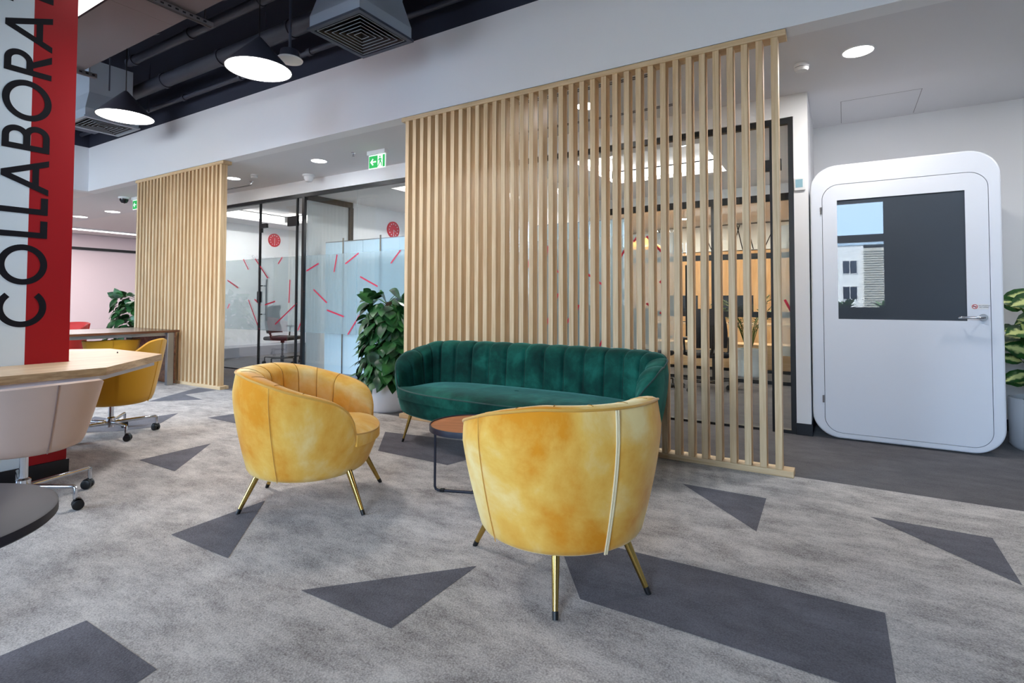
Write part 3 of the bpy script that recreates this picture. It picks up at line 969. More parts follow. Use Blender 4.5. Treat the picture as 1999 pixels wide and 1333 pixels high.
def L_C(a0, a1):
    def f(mb):
        c = (a0 + CAP / 2 + .006, CAP / 2); r = CAP / 2 + .006
        strip(mb, arc(c, r, r, 42, 318, 48), arc(c, r - ST, r - ST, 42, 318, 48))
    return f
def L_L(a0, a1):
    def f(mb):
        place(mb, [(a0, 0), (a0 + ST, 0), (a0 + ST, CAP), (a0, CAP)])
        place(mb, [(a0 + ST, 0), (a1, 0), (a1, ST), (a0 + ST, ST)])
    return f
def L_A(a0, a1):
    def f(mb):
        mid = (a0 + a1) / 2; s = ST * 1.08
        place(mb, [(a0, 0), (a0 + s, 0), (mid + s * .5, CAP), (mid - s * .5, CAP)])
        place(mb, [(a1 - s, 0), (a1, 0), (mid + s * .5, CAP), (mid - s * .5, CAP)])
        def xl(b): return a0 + s * .6 + (mid - s * .1 - a0) * b / CAP
        place(mb, [(xl(.05), .05), (a0 + a1 - xl(.05), .05), (a0 + a1 - xl(.083), .083), (xl(.083), .083)])
    return f
def bowl(mb, a0, a1, b0, b1):
    r = (b1 - b0) / 2; c = (a1 - r, (b0 + b1) / 2)
    place(mb, [(a0, b0), (c[0], b0), (c[0], b0 + ST * .95), (a0, b0 + ST * .95)])
    place(mb, [(a0, b1 - ST * .95), (c[0], b1 - ST * .95), (c[0], b1), (a0, b1)])
    strip(mb, arc(c, r, r, -90, 90, 24), arc(c, r - ST, r - ST * .95, -90, 90, 24))
def L_B(a0, a1):
    def f(mb):
        place(mb, [(a0, 0), (a0 + ST, 0), (a0 + ST, CAP), (a0, CAP)])
        bowl(mb, a0 + ST * .5, a1, 0, CAP * .56); bowl(mb, a0 + ST * .5, a1 - .014, CAP * .56 - ST * .9, CAP)
    return f
def L_R(a0, a1):
    def f(mb):
        place(mb, [(a0, 0), (a0 + ST, 0), (a0 + ST, CAP), (a0, CAP)])
        bowl(mb, a0 + ST * .5, a1 - .006, CAP * .40, CAP)
        place(mb, [(a1 - ST * 1.15, 0), (a1 + .004, 0), (a0 + ST * 2.2, CAP * .47), (a0 + ST * 1.1, CAP * .47)])
    return f
def L_T(a0, a1):
    def f(mb):
        mid = (a0 + a1) / 2
        place(mb, [(mid - ST / 2, 0), (mid + ST / 2, 0), (mid + ST / 2, CAP), (mid - ST / 2, CAP)])
        place(mb, [(a0, CAP - ST), (a1, CAP - ST), (a1, CAP), (a0, CAP)])
    return f
def L_E(a0, a1):
    def f(mb):
        place(mb, [(a0, 0), (a0 + ST, 0), (a0 + ST, CAP), (a0, CAP)])
        for b in (0, (CAP - ST) / 2, CAP - ST): place(mb, [(a0 + ST, b), (a1, b), (a1, b + ST), (a0 + ST, b + ST)])
    return f
for nm, f in (('letter_c', L_C(.979, 1.2)), ('letter_o', L_O(1.246, 1.501)), ('letter_l', L_L(1.547, 1.658)), ('letter_l', L_L(1.697, 1.807)),
              ('letter_a', L_A(1.825, 2.055)), ('letter_b', L_B(2.099, 2.262)), ('letter_o', L_O(2.288, 2.546)), ('letter_r', L_R(2.582, 2.736)),
              ('letter_a', L_A(2.766, 2.997)), ('letter_t', L_T(3.02, 3.19)), ('letter_e', L_E(3.24, 3.37))):
    let(nm, f)

# ---- dark walnut table against the left screen
wt = thing('dining_table', 'dark walnut table with steel frame legs against the narrower slat screen', 'table', (-8.3, 2.9, 0))
MB().box((-.78, -1.4, .715), (.5, 1.07, .745)).build('tabletop', M_WALNUT, wt, bevel=.003)
MB().box((-.7, 1.002, .02), (.5, 1.022, .715)).build('end_panel', M_WALNUT, wt, bevel=.002)
for sx in (-.72, .46):
    MB().box((sx - .03, .92, 0), (sx + .03, 1.0, .712)).build('leg', M_STEEL, wt, bevel=.002)
    MB().box((sx - .03, -1.33, 0), (sx + .03, -1.25, .712)).build('leg', M_STEEL, wt, bevel=.002)
MB().box((-.7, -1.25, .672), (-.64, .92, .714)).build('frame_rail', M_STEEL, wt)
MB().box((.38, -1.25, .672), (.44, .92, .714)).build('frame_rail', M_STEEL, wt)

# ================================================================== PHONE POD
def rrect(x0, x1, z0, z1, r, k=14):
    p = []
    for cx_, cz_, a in ((x1 - r, z0 + r, -90), (x1 - r, z1 - r, 0), (x0 + r, z1 - r, 90), (x0 + r, z0 + r, 180)):
        for i in range(k + 1):
            q = radians(a + 90 * i / k); p.append((cx_ + r * cos(q), cz_ + r * sin(q)))
    return p
pod = thing('phone_pod', 'white phone booth pod with rounded corners and dark glass door window', 'booth', (.387, 5.32, 0))
pw = .625; PZ0, PZ1 = .012, 2.312; PD = 1.12
def ringface(mb, o, i, y, flip=False, mi=0):
    n = len(o)
    vs = [(x, y, z) for x, z in o] + [(x, y, z) for x, z in i]
    mb.add(vs, [((k, (k + 1) % n, n + (k + 1) % n, n + k) if not flip else (n + k, n + (k + 1) % n, (k + 1) % n, k)) for k in range(n)], mi)
OUT = rrect(-pw, pw, PZ0, PZ1, .2)
OUT2 = rrect(-pw + .012, pw - .012, PZ0 + .012, PZ1 - .012, .19)
DH = rrect(-.537, .552, .055, 2.147, .125)
mb = MB()
mb.grid([[(x, PD, z) for x, z in OUT], [(x, .012, z) for x, z in OUT], [(x, .003, z) for x, z in rrect(-pw + .004, pw - .004, PZ0 + .004, PZ1 - .004, .197)], [(x, 0, z) for x, z in OUT2]], wrap=True, flip=False)
ringface(mb, OUT2, DH, 0)
mb.grid([[(x, 0, z) for x, z in DH], [(x, .05, z) for x, z in DH]], wrap=True)
mb.add([(x, PD, z) for x, z in OUT], [tuple(reversed(range(len(OUT))))])
mb.build('body', M_PODW, pod, angle=30)
mb = MB(); mb.add([(x, .045, z) for x, z in DH], [tuple(range(len(DH)))]); mb.build('door_recess', M_PODG, pod)
dr_ = rrect(-.533, .548, .059, 2.143, .122)
WX0, WX1, WZ0, WZ1 = -.427, .413, 1.008, 2.01
mb = MB()
wn = rrect(WX0, WX1, WZ0, WZ1, .004)
ringface(mb, dr_, wn, .001)
mb.grid([[(x, .04, z) for x, z in dr_], [(x, .001, z) for x, z in dr_]], wrap=True)
mb.grid([[(x, .001, z) for x, z in wn], [(x, .02, z) for x, z in wn]], wrap=True)
door = mb.build('door', M_PODW, pod, angle=30)
MB().box((WX0 - .01, .008, WZ0 - .01), (WX1 + .01, .016, WZ1 + .01)).build('window_pane', M_PODGL, door, smooth=False)
hd = MB(); hx = .505; hz = 1.036
hd.lathe([(.0001, 0), (.026, 0), (.027, -.004), (.024, -.01), (.0001, -.01)], 24, (hx, 0, hz), axis='y')
hd.build('handle_rose', M_STEEL, door)
MB().tube([(hx, -.008, hz), (hx, -.045, hz), (hx - .012, -.055, hz), (hx - .13, -.055, hz), (hx - .142, -.048, hz), (hx - .146, -.03, hz)], .0095, 14).build('handle_lever', M_CHROME, door)
for z in (1.93, .33): MB().tube([(-.545, -.002, z - .03), (-.545, -.002, z + .03)], .007, 8).build('hinge', M_STEEL, door)


def text(name, s, size, loc, rot, mt, parent=None, align='LEFT', ext=.0004):
    c = bpy.data.curves.new(name, 'FONT'); c.body = s; c.size = size; c.extrude = ext; c.align_x = align
    tmp = bpy.data.objects.new(name + '_curve', c)
    me = bpy.data.meshes.new_from_object(tmp)
    me.materials.clear(); me.materials.append(mt)
    bpy.data.objects.remove(tmp); bpy.data.curves.remove(c)
    o = bpy.data.objects.new(name, me); COL.objects.link(o)
    o.location = loc; o.rotation_euler = rot
    if parent: o.parent = parent
    return o
stx, stz = .437, 1.118
MB().box((stx - .002, -.0006, stz - .02), (stx + .098, .0005, stz + .02)).build('sticker', M_WHITE, door, smooth=False)
ic = MB(); cc = (stx + .02, stz)
ic.lathe([(.0135, 0), (.0175, 0), (.0175, -.0006), (.0135, -.0006), (.0135, 0)], 28, (cc[0], -.0006, cc[1]), axis='y')
ic.prism([(cc[0] - .0115, cc[1] + .0085), (cc[0] - .0085, cc[1] + .0115), (cc[0] + .0115, cc[1] - .0085), (cc[0] + .0085, cc[1] - .0115)], 0, .0006, xf=lambda x, y, z: (x, -.0007 - z, y))
ic.build('no_smoking_icon', plain('sign_red', (200, 40, 50), .5), door, smooth=False)
MB().box((cc[0] - .011, -.001, cc[1] - .002), (cc[0] + .011, -.0006, cc[1] + .002)).build('cigarette_icon', M_LETTER, door, smooth=False)
text('sticker_text', 'NO SMOKING', .0105, (stx + .042, -.0008, stz + .004), (pi / 2, 0, 0), M_LETTER, door)
text('sticker_text', 'NO VAPING', .0105, (stx + .045, -.0008, stz - .008), (pi / 2, 0, 0), M_LETTER, door)

# wall control by the glazing
th = thing('thermostat', 'small white wall thermostat with a screen on the white pillar', 'thermostat', (-.312, YG - .032, 2.18))
MB().box((-.048, -.014, -.056), (.04, 0, .056)).build('case', M_WHITE, th, bevel=.004)
MB().box((-.036, -.0155, -.03), (.02, -.014, .042)).build('screen', plain('lcd_blue', (150, 190, 205), .1), th, smooth=False)

# ================================================================== GLAZED PARTITION
wf = bpy.data.objects.new('window_13', None); COL.objects.link(wf); struct(wf)
fr = MB()
fr.box((-11.0, YG - .025, 2.735), (-.363, YG + .025, 2.785))
fr.box((-11.0, YG - .025, 0), (-8.115, YG + .025, .022)); fr.box((-7.05, YG - .025, 0), (-.64, YG + .025, .022))
fr.box((-.405, YG - .028, 0), (-.363, YG + .028, 2.785)); fr.box((-7.05, YG - .022, 0), (-6.995, YG + .022, 2.735))
fr.box((-7.2, YG - .014, 0), (-7.17, YG + .014, 2.735)); fr.box((-8.135, YG - .014, 0), (-8.105, YG + .014, 2.735))
fr.box((-.555, YG - .025, 0), (-.52, YG + .025, 2.735)); fr.box((-.52, YG - .025, 0), (-.405, YG + .025, .03))
struct(fr.build('frame', M_FRAME, wf, smooth=False))
def pane(x0, x1, z0, z1, parent, nm='pane', y=YG, mt=M_GLASS, th_=.006):
    return struct(MB().box((x0, y - th_, z0), (x1, y + th_, z1)).build(nm, mt, parent, smooth=False))
for x0, x1 in ((-11, -9.6), (-9.597, -8.15), (-7.165, -7.06), (-6.985, -5.871), (-5.868, -4.75), (-4.747, -3.62), (-3.617, -2.49), (-2.487, -1.36), (-.52, -.405)):
    pane(x0, x1, .022, 2.735, wf)
# glass doors
for nm, x0, x1, hx_ in (('door_1', -8.095, -7.21, -8.03), ('door_2', -1.355, -.56, -1.28)):
    d_ = bpy.data.objects.new(nm, None); COL.objects.link(d_); struct(d_)
    pane(x0, x1, .012, 2.36, d_); pane(x0, x1, 2.37, 2.735, d_, 'transom_pane')
    p = MB()
    if nm == 'door_1':
        p.box((x0 - .03, YG - .022, 2.33), (x0 + .15, YG + .022, 2.40)); p.box((x0 - .03, YG - .022, 2.26), (x0 + .02, YG + .022, 2.33))
        p.box((x1 - .19, YG - .022, 2.31), (x1 + .04, YG + .022, 2.46)); p.box((x0 - .06, YG - .022, 1.12), (x0 + .02, YG + .022, 1.3))
    else:
        p.box((x1 - .1, YG - .022, 2.33), (x1 + .1, YG + .022, 2.43))
    struct(p.build('patch_fitting', M_FRAME, d_, bevel=.002))
    for sy in (-1, 1):
        hb = MB(); y = YG + sy * .065
        hb.tube([(hx_, y, .82), (hx_, y, 1.5)], .016, 14)
        for z in (.93, 1.39): hb.tube([(hx_, YG + sy * .007, z), (hx_, y, z)], .01, 10)
        struct(hb.build('pull_handle', M_FRAME, d_))
# frosted band with scattered red strips
film = bpy.data.objects.new('trim_1', None); COL.objects.link(film); struct(film)
for x0, x1 in ((-11, -9.6), (-9.597, -8.15), (-8.09, -7.215), (-7.16, -7.065), (-6.98, -5.875), (-5.865, -4.755), (-4.745, -3.625), (-3.615, -2.495), (-2.485, -1.365), (-.517, -.408)):
    struct(MB().box((x0, YG + .0065, .67), (x1, YG + .008, 1.835)).build('frost_film', M_FILM, film, smooth=False))
def yp(x, y, Y):
    d = r2 * ((x - CX) / F_PX) - u2 * ((y - CY) / F_PX) + fwd
    t = Y / d.y
    return (d.x * t, 1.15 + d.z * t)
sticks = [((475, 506), (485, 526)), ((498, 505), (523, 543)), ((551, 502), (543, 515)), ((444, 547), (465, 562)), ((566, 546), (564, 591)), ((485, 585), (506, 643)),
          ((497, 584), (508, 596)), ((517, 595), (537, 588)), ((537, 633), (579, 592)), ((598, 529), (622, 514)), ((658, 497), (652, 531)), ((674, 515), (700, 494)),
          ((782, 488), (763, 514)), ((703, 540), (737, 559)), ((612, 565), (638, 591)), ((638, 605), (671, 618)), ((710, 602), (679, 653)), ((590, 560), (593, 570)),
          ((581, 645), (592, 618)), ((448, 593), (444, 602)), ((1083, 525), (1107, 545)), ((1090, 573), (1083, 592)), ((1070, 480), (1066, 505)), ((1074, 612), (1067, 634)),
          ((1112, 620), (1095, 655)), ((1140, 530), (1175, 555)), ((1130, 595), (1118, 630)), ((1178, 660), (1168, 680)), ((1220, 487), (1210, 505)), ((1246, 459), (1237, 472)), ((1262, 461), (1296, 496)),
          ((1288, 552), (1296, 543)), ((1262, 592), (1275, 602)), ((1288, 610), (1302, 616)), ((1035, 500), (1028, 530)), ((1532, 585), (1548, 614))]
for a, b in sticks:
    (xa, za), (xb, zb_) = yp(*a, YG - .0075), yp(*b, YG - .0075)
    d = Vector((xb - xa, zb_ - za)); L = max(d.length, .05); d.normalize(); nn = Vector((-d.y, d.x)) * .0105
    c0 = Vector((xa, za)); c1 = c0 + d * L
    mb = MB(); mb.prism([(c0 + nn)[:], (c0 - nn)[:], (c1 - nn)[:], (c1 + nn)[:]], 0, .0012, xf=lambda x, y, z: (x, YG - .0068 - z, y))
    struct(mb.build('red_strip', M_STICK, film, smooth=False))

# rooms behind the glass
struct(box('wall_room_left', (-11.15, YG + .07, 0), (-11.0, 14, 2.985), M_WALL))
struct(box('wall_room_middle', (-7.1, 6.3, 0), (-6.99, 8.3, 2.8), M_WALL))
pf = bpy.data.objects.new('window_14', None); COL.objects.link(pf); struct(pf)
f2 = MB()
f2.box((-7.05, YG + .06, 2.70), (-7.0, 6.3, 2.79)); f2.box((-7.05, 6.22, 0), (-6.985, 6.3, 2.70)); f2.box((-7.05, YG + .06, 0), (-7.0, 6.22, .03))
struct(f2.build('frame', M_FRAME, pf, smooth=False))
struct(MB().box((-7.03, YG + .06, .03), (-7.018, 6.22, 2.70)).build('frosted_pane', M_FROSTP, pf, smooth=False))
struct(box('wall_room_divider', (-3.45, 5.9, 0), (-3.35, 8.3, 2.8), M_WALL))
struct(box('wall_room_back', (-11, 8.3, 0), (-3.4, 8.42, 2.985), M_WALL))
struct(box('wall_room_right', (-.256, 6.65, 0), (-.15, 8.4, 2.985), M_WALL))
rc = MB()
def coffer_ring(x0, x1, y0, y1, cx0_, cx1_, cy0_, cy1_):
    z = 2.79
    rc.box((x0, y0, z), (x1, cy0_, z + .05)); rc.box((x0, cy1_, z), (x1, y1, z + .05))
    rc.box((x0, cy0_, z), (cx0_, cy1_, z + .05)); rc.box((cx1_, cy0_, z), (x1, cy1_, z + .05))
    rc.box((cx0_ - .1, cy0_ - .1, z + .2), (cx1_ + .1, cy1_ + .1, z + .25))
coffer_ring(-11, -7.1, YG + .07, 8.3, -10.3, -8.75, 5.75, 7.4)
coffer_ring(-6.99, -3.45, YG + .07, 8.3, -5.6, -4.3, 5.75, 7.4)
coffer_ring(-3.35, -.256, YG + .07, 8.3, -2.7, -1.23, 5.75, 7.15)
struct(rc.build('ceiling_rooms', M_CEILW, smooth=False))
for (a, b, c, d) in ((-10.3, -8.75, 5.75, 7.4), (-5.6, -4.3, 5.75, 7.4), (-2.7, -1.23, 5.75, 7.15)):
    t = thing('cove_light', 'glowing cove light round the ceiling recess of the %s glass room' % {-10.3: 'leftmost', -5.6: 'middle', -2.7: 'right'}[a], 'light', ((a + b) / 2, (c + d) / 2, 2.85), group='cove lights')
    X, Y_ = (b - a) / 2, (d - c) / 2
    for nm, p0, p1 in (('light_strip', (-X - .07, -Y_, 0), (-X - .05, Y_, .11)), ('light_strip', (X + .05, -Y_, 0), (X + .07, Y_, .11)), ('light_strip', (-X, -Y_ - .07, 0), (X, -Y_ - .05, .11)), ('light_strip', (-X, Y_ + .05, 0), (X, Y_ + .07, .11))):
        MB().box(p0, p1).build(nm, M_COVE, t, smooth=False)

# clocks
def clock(loc, label, hands):
    t = thing('wall_clock', label, 'clock', loc, 0, 'red wall clocks')
    MB().lathe([(.0001, 0), (.15, 0), (.15, .022), (.142, .026), (.137, .018), (.0001, .016)], 48, axis='x').build('case', M_CLOCK, t)
    mk = MB()
    for k in range(12):
        a = 2 * pi * k / 12
        mk.lathe([(.0001, .021), (.011, .021), (.011, .016)], 10, (0, .108 * sin(a), .108 * cos(a)), axis='x')
    mk.build('hour_marks', M_WHITE, t)
    for a, L in hands:
        MB().tube([(.022, 0, 0), (.022, L * sin(a), L * cos(a))], .0045, 6).build('hand', M_WHITE, t)
clock((-10.998, 7.6, 2.518), 'round red wall clock behind the glass door, left one', ((0.05, .05), (pi, .1)))
clock((-6.988, 7.23, 2.443), 'round red wall clock above the white glass boards, right one', ((2.2, .06), (pi, .09)))
text('wall_lettering', 'Salzburg', .13, (-10.985, 7.05, 2.05), (pi / 2, 0, pi / 2), plain('faint_grey', (196, 197, 204), .6))
tag(bpy.data.objects['wall_lettering'], 'faint grey room name lettering on the white wall of the left glass room', 'lettering')

# white glass boards standing right behind the glazing
bx = [-6.93, -6.1, -5.36, -4.5, -3.65, -2.85, -2.03]
wlab = ['leftmost white glass writing board behind the glazing, next to the black post', 'white glass writing board second from the left, behind the leafy plant', 'white glass writing board right behind the left end of the wide slat screen',
        'white glass writing board behind the sofa, hidden by slats at its left', 'white glass writing board behind the middle of the slat screen', 'rightmost white glass writing board glimpsed between the slats']
for i in range(6):
    t = thing('glass_board', wlab[i], 'whiteboard', (bx[i], 5.7, 0), group='white glass boards')
    L = bx[i + 1] - bx[i] - .006
    MB().box((0, -.008, .045), (L, .008, 2.055)).build('panel', M_BOARD, t, smooth=False)
    MB().box((0, -.01, 2.055), (L, .01, 2.068)).build('top_rail', M_STEEL, t, smooth=False)
    MB().box((L * .5 - .012, -.022, 0), (L * .5 + .012, -.009, 2.11)).build('upright', M_CHROME, t, smooth=False)
    MB().box((.02, -.05, 0), (L - .02, .05, .045)).build('base_rail', M_GREYF, t, bevel=.003)
pl = box('low_plinth', (-10.99, 5.6, 0), (-10.45, 8.28, .2), M_GREYF, bevel=.004); tag(pl, 'long low grey plinth along the white wall of the left glass room', 'plinth')


# ---- office chairs
def office_chair(loc, rz, label):
    t = thing('office_chair', label, 'office chair', (*loc, 0), radians(rz), 'black mesh office chairs')
    star_base(t, 5, .31, M_BLKPL, a0=.3, hub_top=.42)
    MB().add([], []).box((-.24, -.24, .435), (.24, .24, .505)).build('seat', M_MESHB, t, bevel=.03)
    rows = []
    for k in range(9):
        z = .56 + .5 * k / 8; w = .22 * (1 - .25 * (k / 8) ** 2) 
        rows.append([(.2 + .05 * sin(k / 8 * 3) + .05 * (abs(q) ** 2) * -1, w * q, z) for q in (-1, -.5, 0, .5, 1)])
    b = MB().grid(rows); b.grid([[(x + .02, y, z) for x, y, z in r] for r in rows], flip=True)
    b.build('backrest', M_MESHB, t)
    MB().tube([(0.05, 0, .45), (.2, 0, .45), (.27, 0, .55), (.27, 0, .85)], .018, 10).build('back_support', M_BLKPL, t)
    for s in (-1, 1):
        MB().tube([(.05, s * .22, .46), (.05, s * .28, .5), (.04, s * .29, .66)], .014, 8).build('arm_post', M_BLKPL, t)
        MB().box((-.12, s * .29 - .035, .66), (.13, s * .29 + .035, .69)).build('armrest', M_BLKPL, t, bevel=.01)
    return t
office_chair((-8.75, 6.25), 200, 'black office chair seen through the left glass door')
office_chair((-1.55, 7.35), -60, 'black mesh office chair in front of the palm, seen between right slats')
office_chair((-2.25, 7.2), 150, 'dark office chair just right of the sofa arm behind the slats')

ds = thing('desk', 'dark wooden desk behind the office chair in the left glass room', 'desk', (-7.75, 7.3, 0))
MB().box((-.5, -.6, .72), (.5, .6, .75)).build('desktop', M_WALNUT, ds, bevel=.003)
MB().box((-.48, -.58, 0), (-.45, .58, .72)).build('modesty_panel', M_WALNUT, ds)
MB().box((.45, -.58, 0), (.48, .58, .72)).build('side_panel', M_WALNUT, ds)

# back glazing of the right room and the warm office beyond
bw = bpy.data.objects.new('window_15', None); COL.objects.link(bw); struct(bw)
f3 = MB(); YB = 8.35
for z0, z1 in ((2.56, 2.66), (1.76, 1.84), (.93, 1.01), (0, .05)): f3.box((-3.35, YB - .025, z0), (-.256, YB + .025, z1))
for x in (-3.35, -1.66, -.31): f3.box((x, YB - .03, 0), (x + .055, YB + .03, 2.66))
struct(f3.build('frame', M_FRAME, bw, smooth=False))
for x0, x1 in ((-3.29, -1.665), (-1.6, -.315)): struct(MB().box((x0, YB - .005, .05), (x1, YB + .005, 2.58)).build('pane', M_GLASS, bw, smooth=False))
struct(box('wall_room_header', (-3.4, YB - .04, 2.66), (-.2, YB + .06, 2.99), M_WALL))
struct(box('ceiling_office', (-11, 8.42, ZC), (3.1, 14, ZC + .1), M_CEILW))
struct(box('wall_office_left', (-5.0, 8.42, 0), (-4.9, 13.9, ZC), M_WALL))
wp = MB(); wp.box((-4.9, 13.6, 0), (3.0, 13.95, 2.35)); struct(wp.build('wall_office_wood', M_WOODW, smooth=False))
struct(box('wall_office_right', (1.6, 8.4, 0), (1.7, 13.6, ZC), M_WALL))
# pendants: glowing amber bowl in the office
ol = thing('bowl_pendant', 'amber glowing bowl pendant lamp glimpsed through the slats', 'lamp', (-3.35, 10.4, 2.2))
MB().lathe([(.0001, .2), (.06, .2), (.32, .04), (.34, 0), (.33, 0), (.06, .18)], 32).build('shade', plain('amber_shade', (235, 165, 70), .4, emit=rgb((250, 170, 60)), es=1.6), ol)
MB().tube([(0, 0, .2), (0, 0, .785)], .006, 6).build('cord', M_BLKPL, ol)
# mural with black lines
mu = thing('mural_panel', 'white wall panel with crossing black lines in the far office', 'mural', (-2.35, 13.58, 1.9))
MB().box((-1.6, -.02, 0.46), (2.6, 0, 1.06)).build('panel', M_WHITE, mu, smooth=False)
ml_ = MB()
rr_ = random.Random(3)
for k in range(18):
    x = -1.5 + k * .23; dx = rr_.uniform(-.25, .25)
    ml_.prism([(x, .47), (x + .02, .47), (x + dx + .02, 1.05), (x + dx, 1.05)], 0, .004, xf=lambda a, b, c: (a, -.021 - c, b))
ml_.build('black_lines', M_LETTER, mu, smooth=False)
# sideboard / low wooden bench blocks
bk = thing('wooden_bench', 'low light wood bench block on the office floor behind the glass', 'bench', (-2.0, 9.6, 0))
MB().box((-1.1, 0, .05), (1.9, .5, .45)).build('body', wood('bench_wood', (216, 170, 124), (236, 196, 150), scale=(1, 14, 14)), bk, bevel=.004)
MB().box((-1.05, .03, 0), (1.85, .47, .05)).build('plinth', M_BLKPL, bk)
dk = thing('office_desk', 'light wood office desk beyond the right glass room', 'desk', (-2.1, 10.9, 0))
MB().box((-1.2, -.4, .72), (1.6, .4, .75)).build('desktop', M_OAKT, dk, bevel=.003)
for x in (-1.1, 1.5): MB().box((x - .03, -.36, 0), (x + .03, .36, .72)).build('leg', M_FRAME, dk)
for i, (x, lab) in enumerate(((-2.75, 'black monitor at the left end of the far office desk'), (-1.75, 'black monitor at the right end of the far office desk'))):
    mo = thing('monitor', lab, 'monitor', (x, 10.9, .751), group='monitors on the far desk')
    MB().box((-.12, -.09, 0), (.12, .09, .012)).build('base', M_BLKPL, mo, bevel=.003)
    MB().box((-.02, .0, .012), (.02, .02, .2)).build('stand', M_BLKPL, mo)
    MB().box((-.32, -.02, .14), (.32, .0, .52)).build('bezel', M_BLKPL, mo, bevel=.003)
    MB().box((-.305, -.023, .155), (.305, -.02, .505)).build('screen', M_SCREEN, mo, smooth=False)

# left wing
lw = bpy.data.objects.new('window_16', None); COL.objects.link(lw); struct(lw)
f4 = MB(); XL = -18.0
f4.box((XL - .03, 2, 2.55), (XL + .03, 13.9, 2.62)); f4.box((XL - .03, 9.35, 0), (XL + .03, 9.42, 2.45)); f4.box((XL - .03, 9.35, 2.4), (XL + .03, 13.9, 2.45))
struct(f4.build('frame', M_FRAME, lw, smooth=False))
M_PINKW = plain('blush_wall', (226, 206, 206), .35)
struct(box('wall_left_wing', (-18.25, 2, 0), (-18.03, 9.35, 2.98), M_PINKW))
struct(box('door_3', (-18.2, 9.42, 0), (-18.05, 10.5, 2.4), wood('beige_door', (186, 158, 132), (206, 180, 152), scale=(6, 6, .6))))
struct(box('wall_left_wing_far', (-18.25, 10.5, 0), (-18.03, 14, 2.98), M_PINKW))
struct(box('wall_left_wing_top', (-18.25, 9.35, 2.4), (-18.03, 10.5, 2.98), M_PINKW))
struct(box('ceiling_left_wing_back', (-20, YG + .06, ZC), (-11.0, 14, ZC + .1), M_CEILW))
cv = thing('linear_light', 'long glowing linear ceiling light in the far left wing', 'light', (-16.6, 6.5, ZC - .02))
MB().box((-.16, -.9, -.012), (.16, 5, .015)).build('housing', M_WHITE, cv)
MB().box((-.12, -.85, -.016), (.12, 4.95, -.011)).build('diffuser', M_COVE, cv, smooth=False)
area('linear_room_light', (-16.6, 7.0, ZC - .03), .25, 260, (1, .92, .92), shape='RECTANGLE', sy=8.5)


# ================================================================== PLANTS
def leaf(mb, base, d, nrm, L, W_, fold=.35, droop=.35, kind='heart', mi=0):
    d = d.normalized(); s = d.cross(nrm)
    if s.length < 1e-4: s = d.cross(Vector((1, 0, 0)))
    s.normalize(); n_ = s.cross(d).normalized()
    if kind == 'heart': prof = [(0, .0), (-.03, .32), (.1, .8), (.28, 1.0), (.5, .9), (.72, .6), (.9, .22), (1, .0)]
    else: prof = [(0, .02), (.06, .3), (.2, .75), (.4, 1.0), (.6, .95), (.8, .6), (.93, .22), (1, 0)]
    vs, at, fs = [], [], []
    for t, w in prof:
        tc_ = max(t, 0)
        c = base + d * (t * L) - n_ * (droop * L * tc_ * tc_)
        hw = W_ / 2 * w
        for q in (-1, -.5, 0, .5, 1):
            vs.append(c + s * (hw * q) + n_ * (fold * hw * abs(q) - .12 * hw * q * q)); at.append(abs(q))
    for i in range(len(prof) - 1):
        for k in range(4):
            a = i * 5 + k; fs.append((a, a + 1, a + 6, a + 5))
    mb.add(vs, fs, mi, at)


def pot(root, R_, h_, r0=.9):
    MB().lathe([(.0001, 0), (R_ * r0, 0), (R_ * r0 + .006, .008), (R_, .03), (R_, h_ - .004), (R_ - .004, h_), (R_ - .016, h_), (R_ - .02, h_ - .03), (R_ - .02, h_ - .06)], 48).build('pot', M_POTW, root)
    MB().lathe([(.0001, h_ - .035), (R_ - .019, h_ - .04)], 32).build('soil', M_SOIL, root)


def pothos(loc, label, R_pot, h_pot, H, rad_lo, rad_hi, n, seed):
    rg = random.Random(seed)
    root = thing('potted_pothos', label, 'potted plant', (*loc, 0), 0, 'leafy pothos plants in white pots')
    pot(root, R_pot, h_pot)
    MB().tube([(0, 0, h_pot - .04), (0, 0, H - .18)], .035, 12).build('moss_pole', M_POLE, root)
    fo, st = MB(), MB()
    for k in range(n):
        u = rg.random(); z = h_pot + .02 + (H - h_pot - .12) * u
        rad = rad_lo + (rad_hi - rad_lo) * u
        rad *= (.5 + .5 * sqrt(rg.random())); rad *= 1.0 if u > .12 else 1.05
        a = rg.random() * 2 * pi
        o = Vector((cos(a), sin(a), 0))
        b = o * rad * .72 + Vector((0, 0, z))
        tilt = rg.uniform(-1.3, -.3) if u < .9 else rg.uniform(-.5, .8)
        dr = (o * .8 + Vector((rg.uniform(-.6, .6), rg.uniform(-.6, .6), tilt))).normalized()
        nr_ = (Vector((0, 0, .7)) + o * rg.uniform(.4, 1.2) + Vector((rg.uniform(-.4, .4), rg.uniform(-.4, .4), 0)))
        L = rg.uniform(.11, .18)
        leaf(fo, b, dr, nr_, L, L * rg.uniform(.72, .9), rg.uniform(.08, .3), rg.uniform(.05, .35))
        if k % 3 == 0: st.tube([(o.x * .03, o.y * .03, z - .04), b * .6 + Vector((0, 0, z * .4 + .01)), b], .0035, 5)
    fo.build('foliage', M_LEAF, root, angle=80)
    st.build('stems', M_STEM, root)
    return root


pothos((-4.13, 4.22), 'bushy dark green pothos in a white pot between yellow armchair and green sofa', .185, .31, 1.32, .42, .33, 340, 4)
pothos((-10.35, 4.55), 'dark leafy pothos beyond the dark wooden table, left of the narrower screen', .2, .4, 1.36, .62, .42, 230, 9)


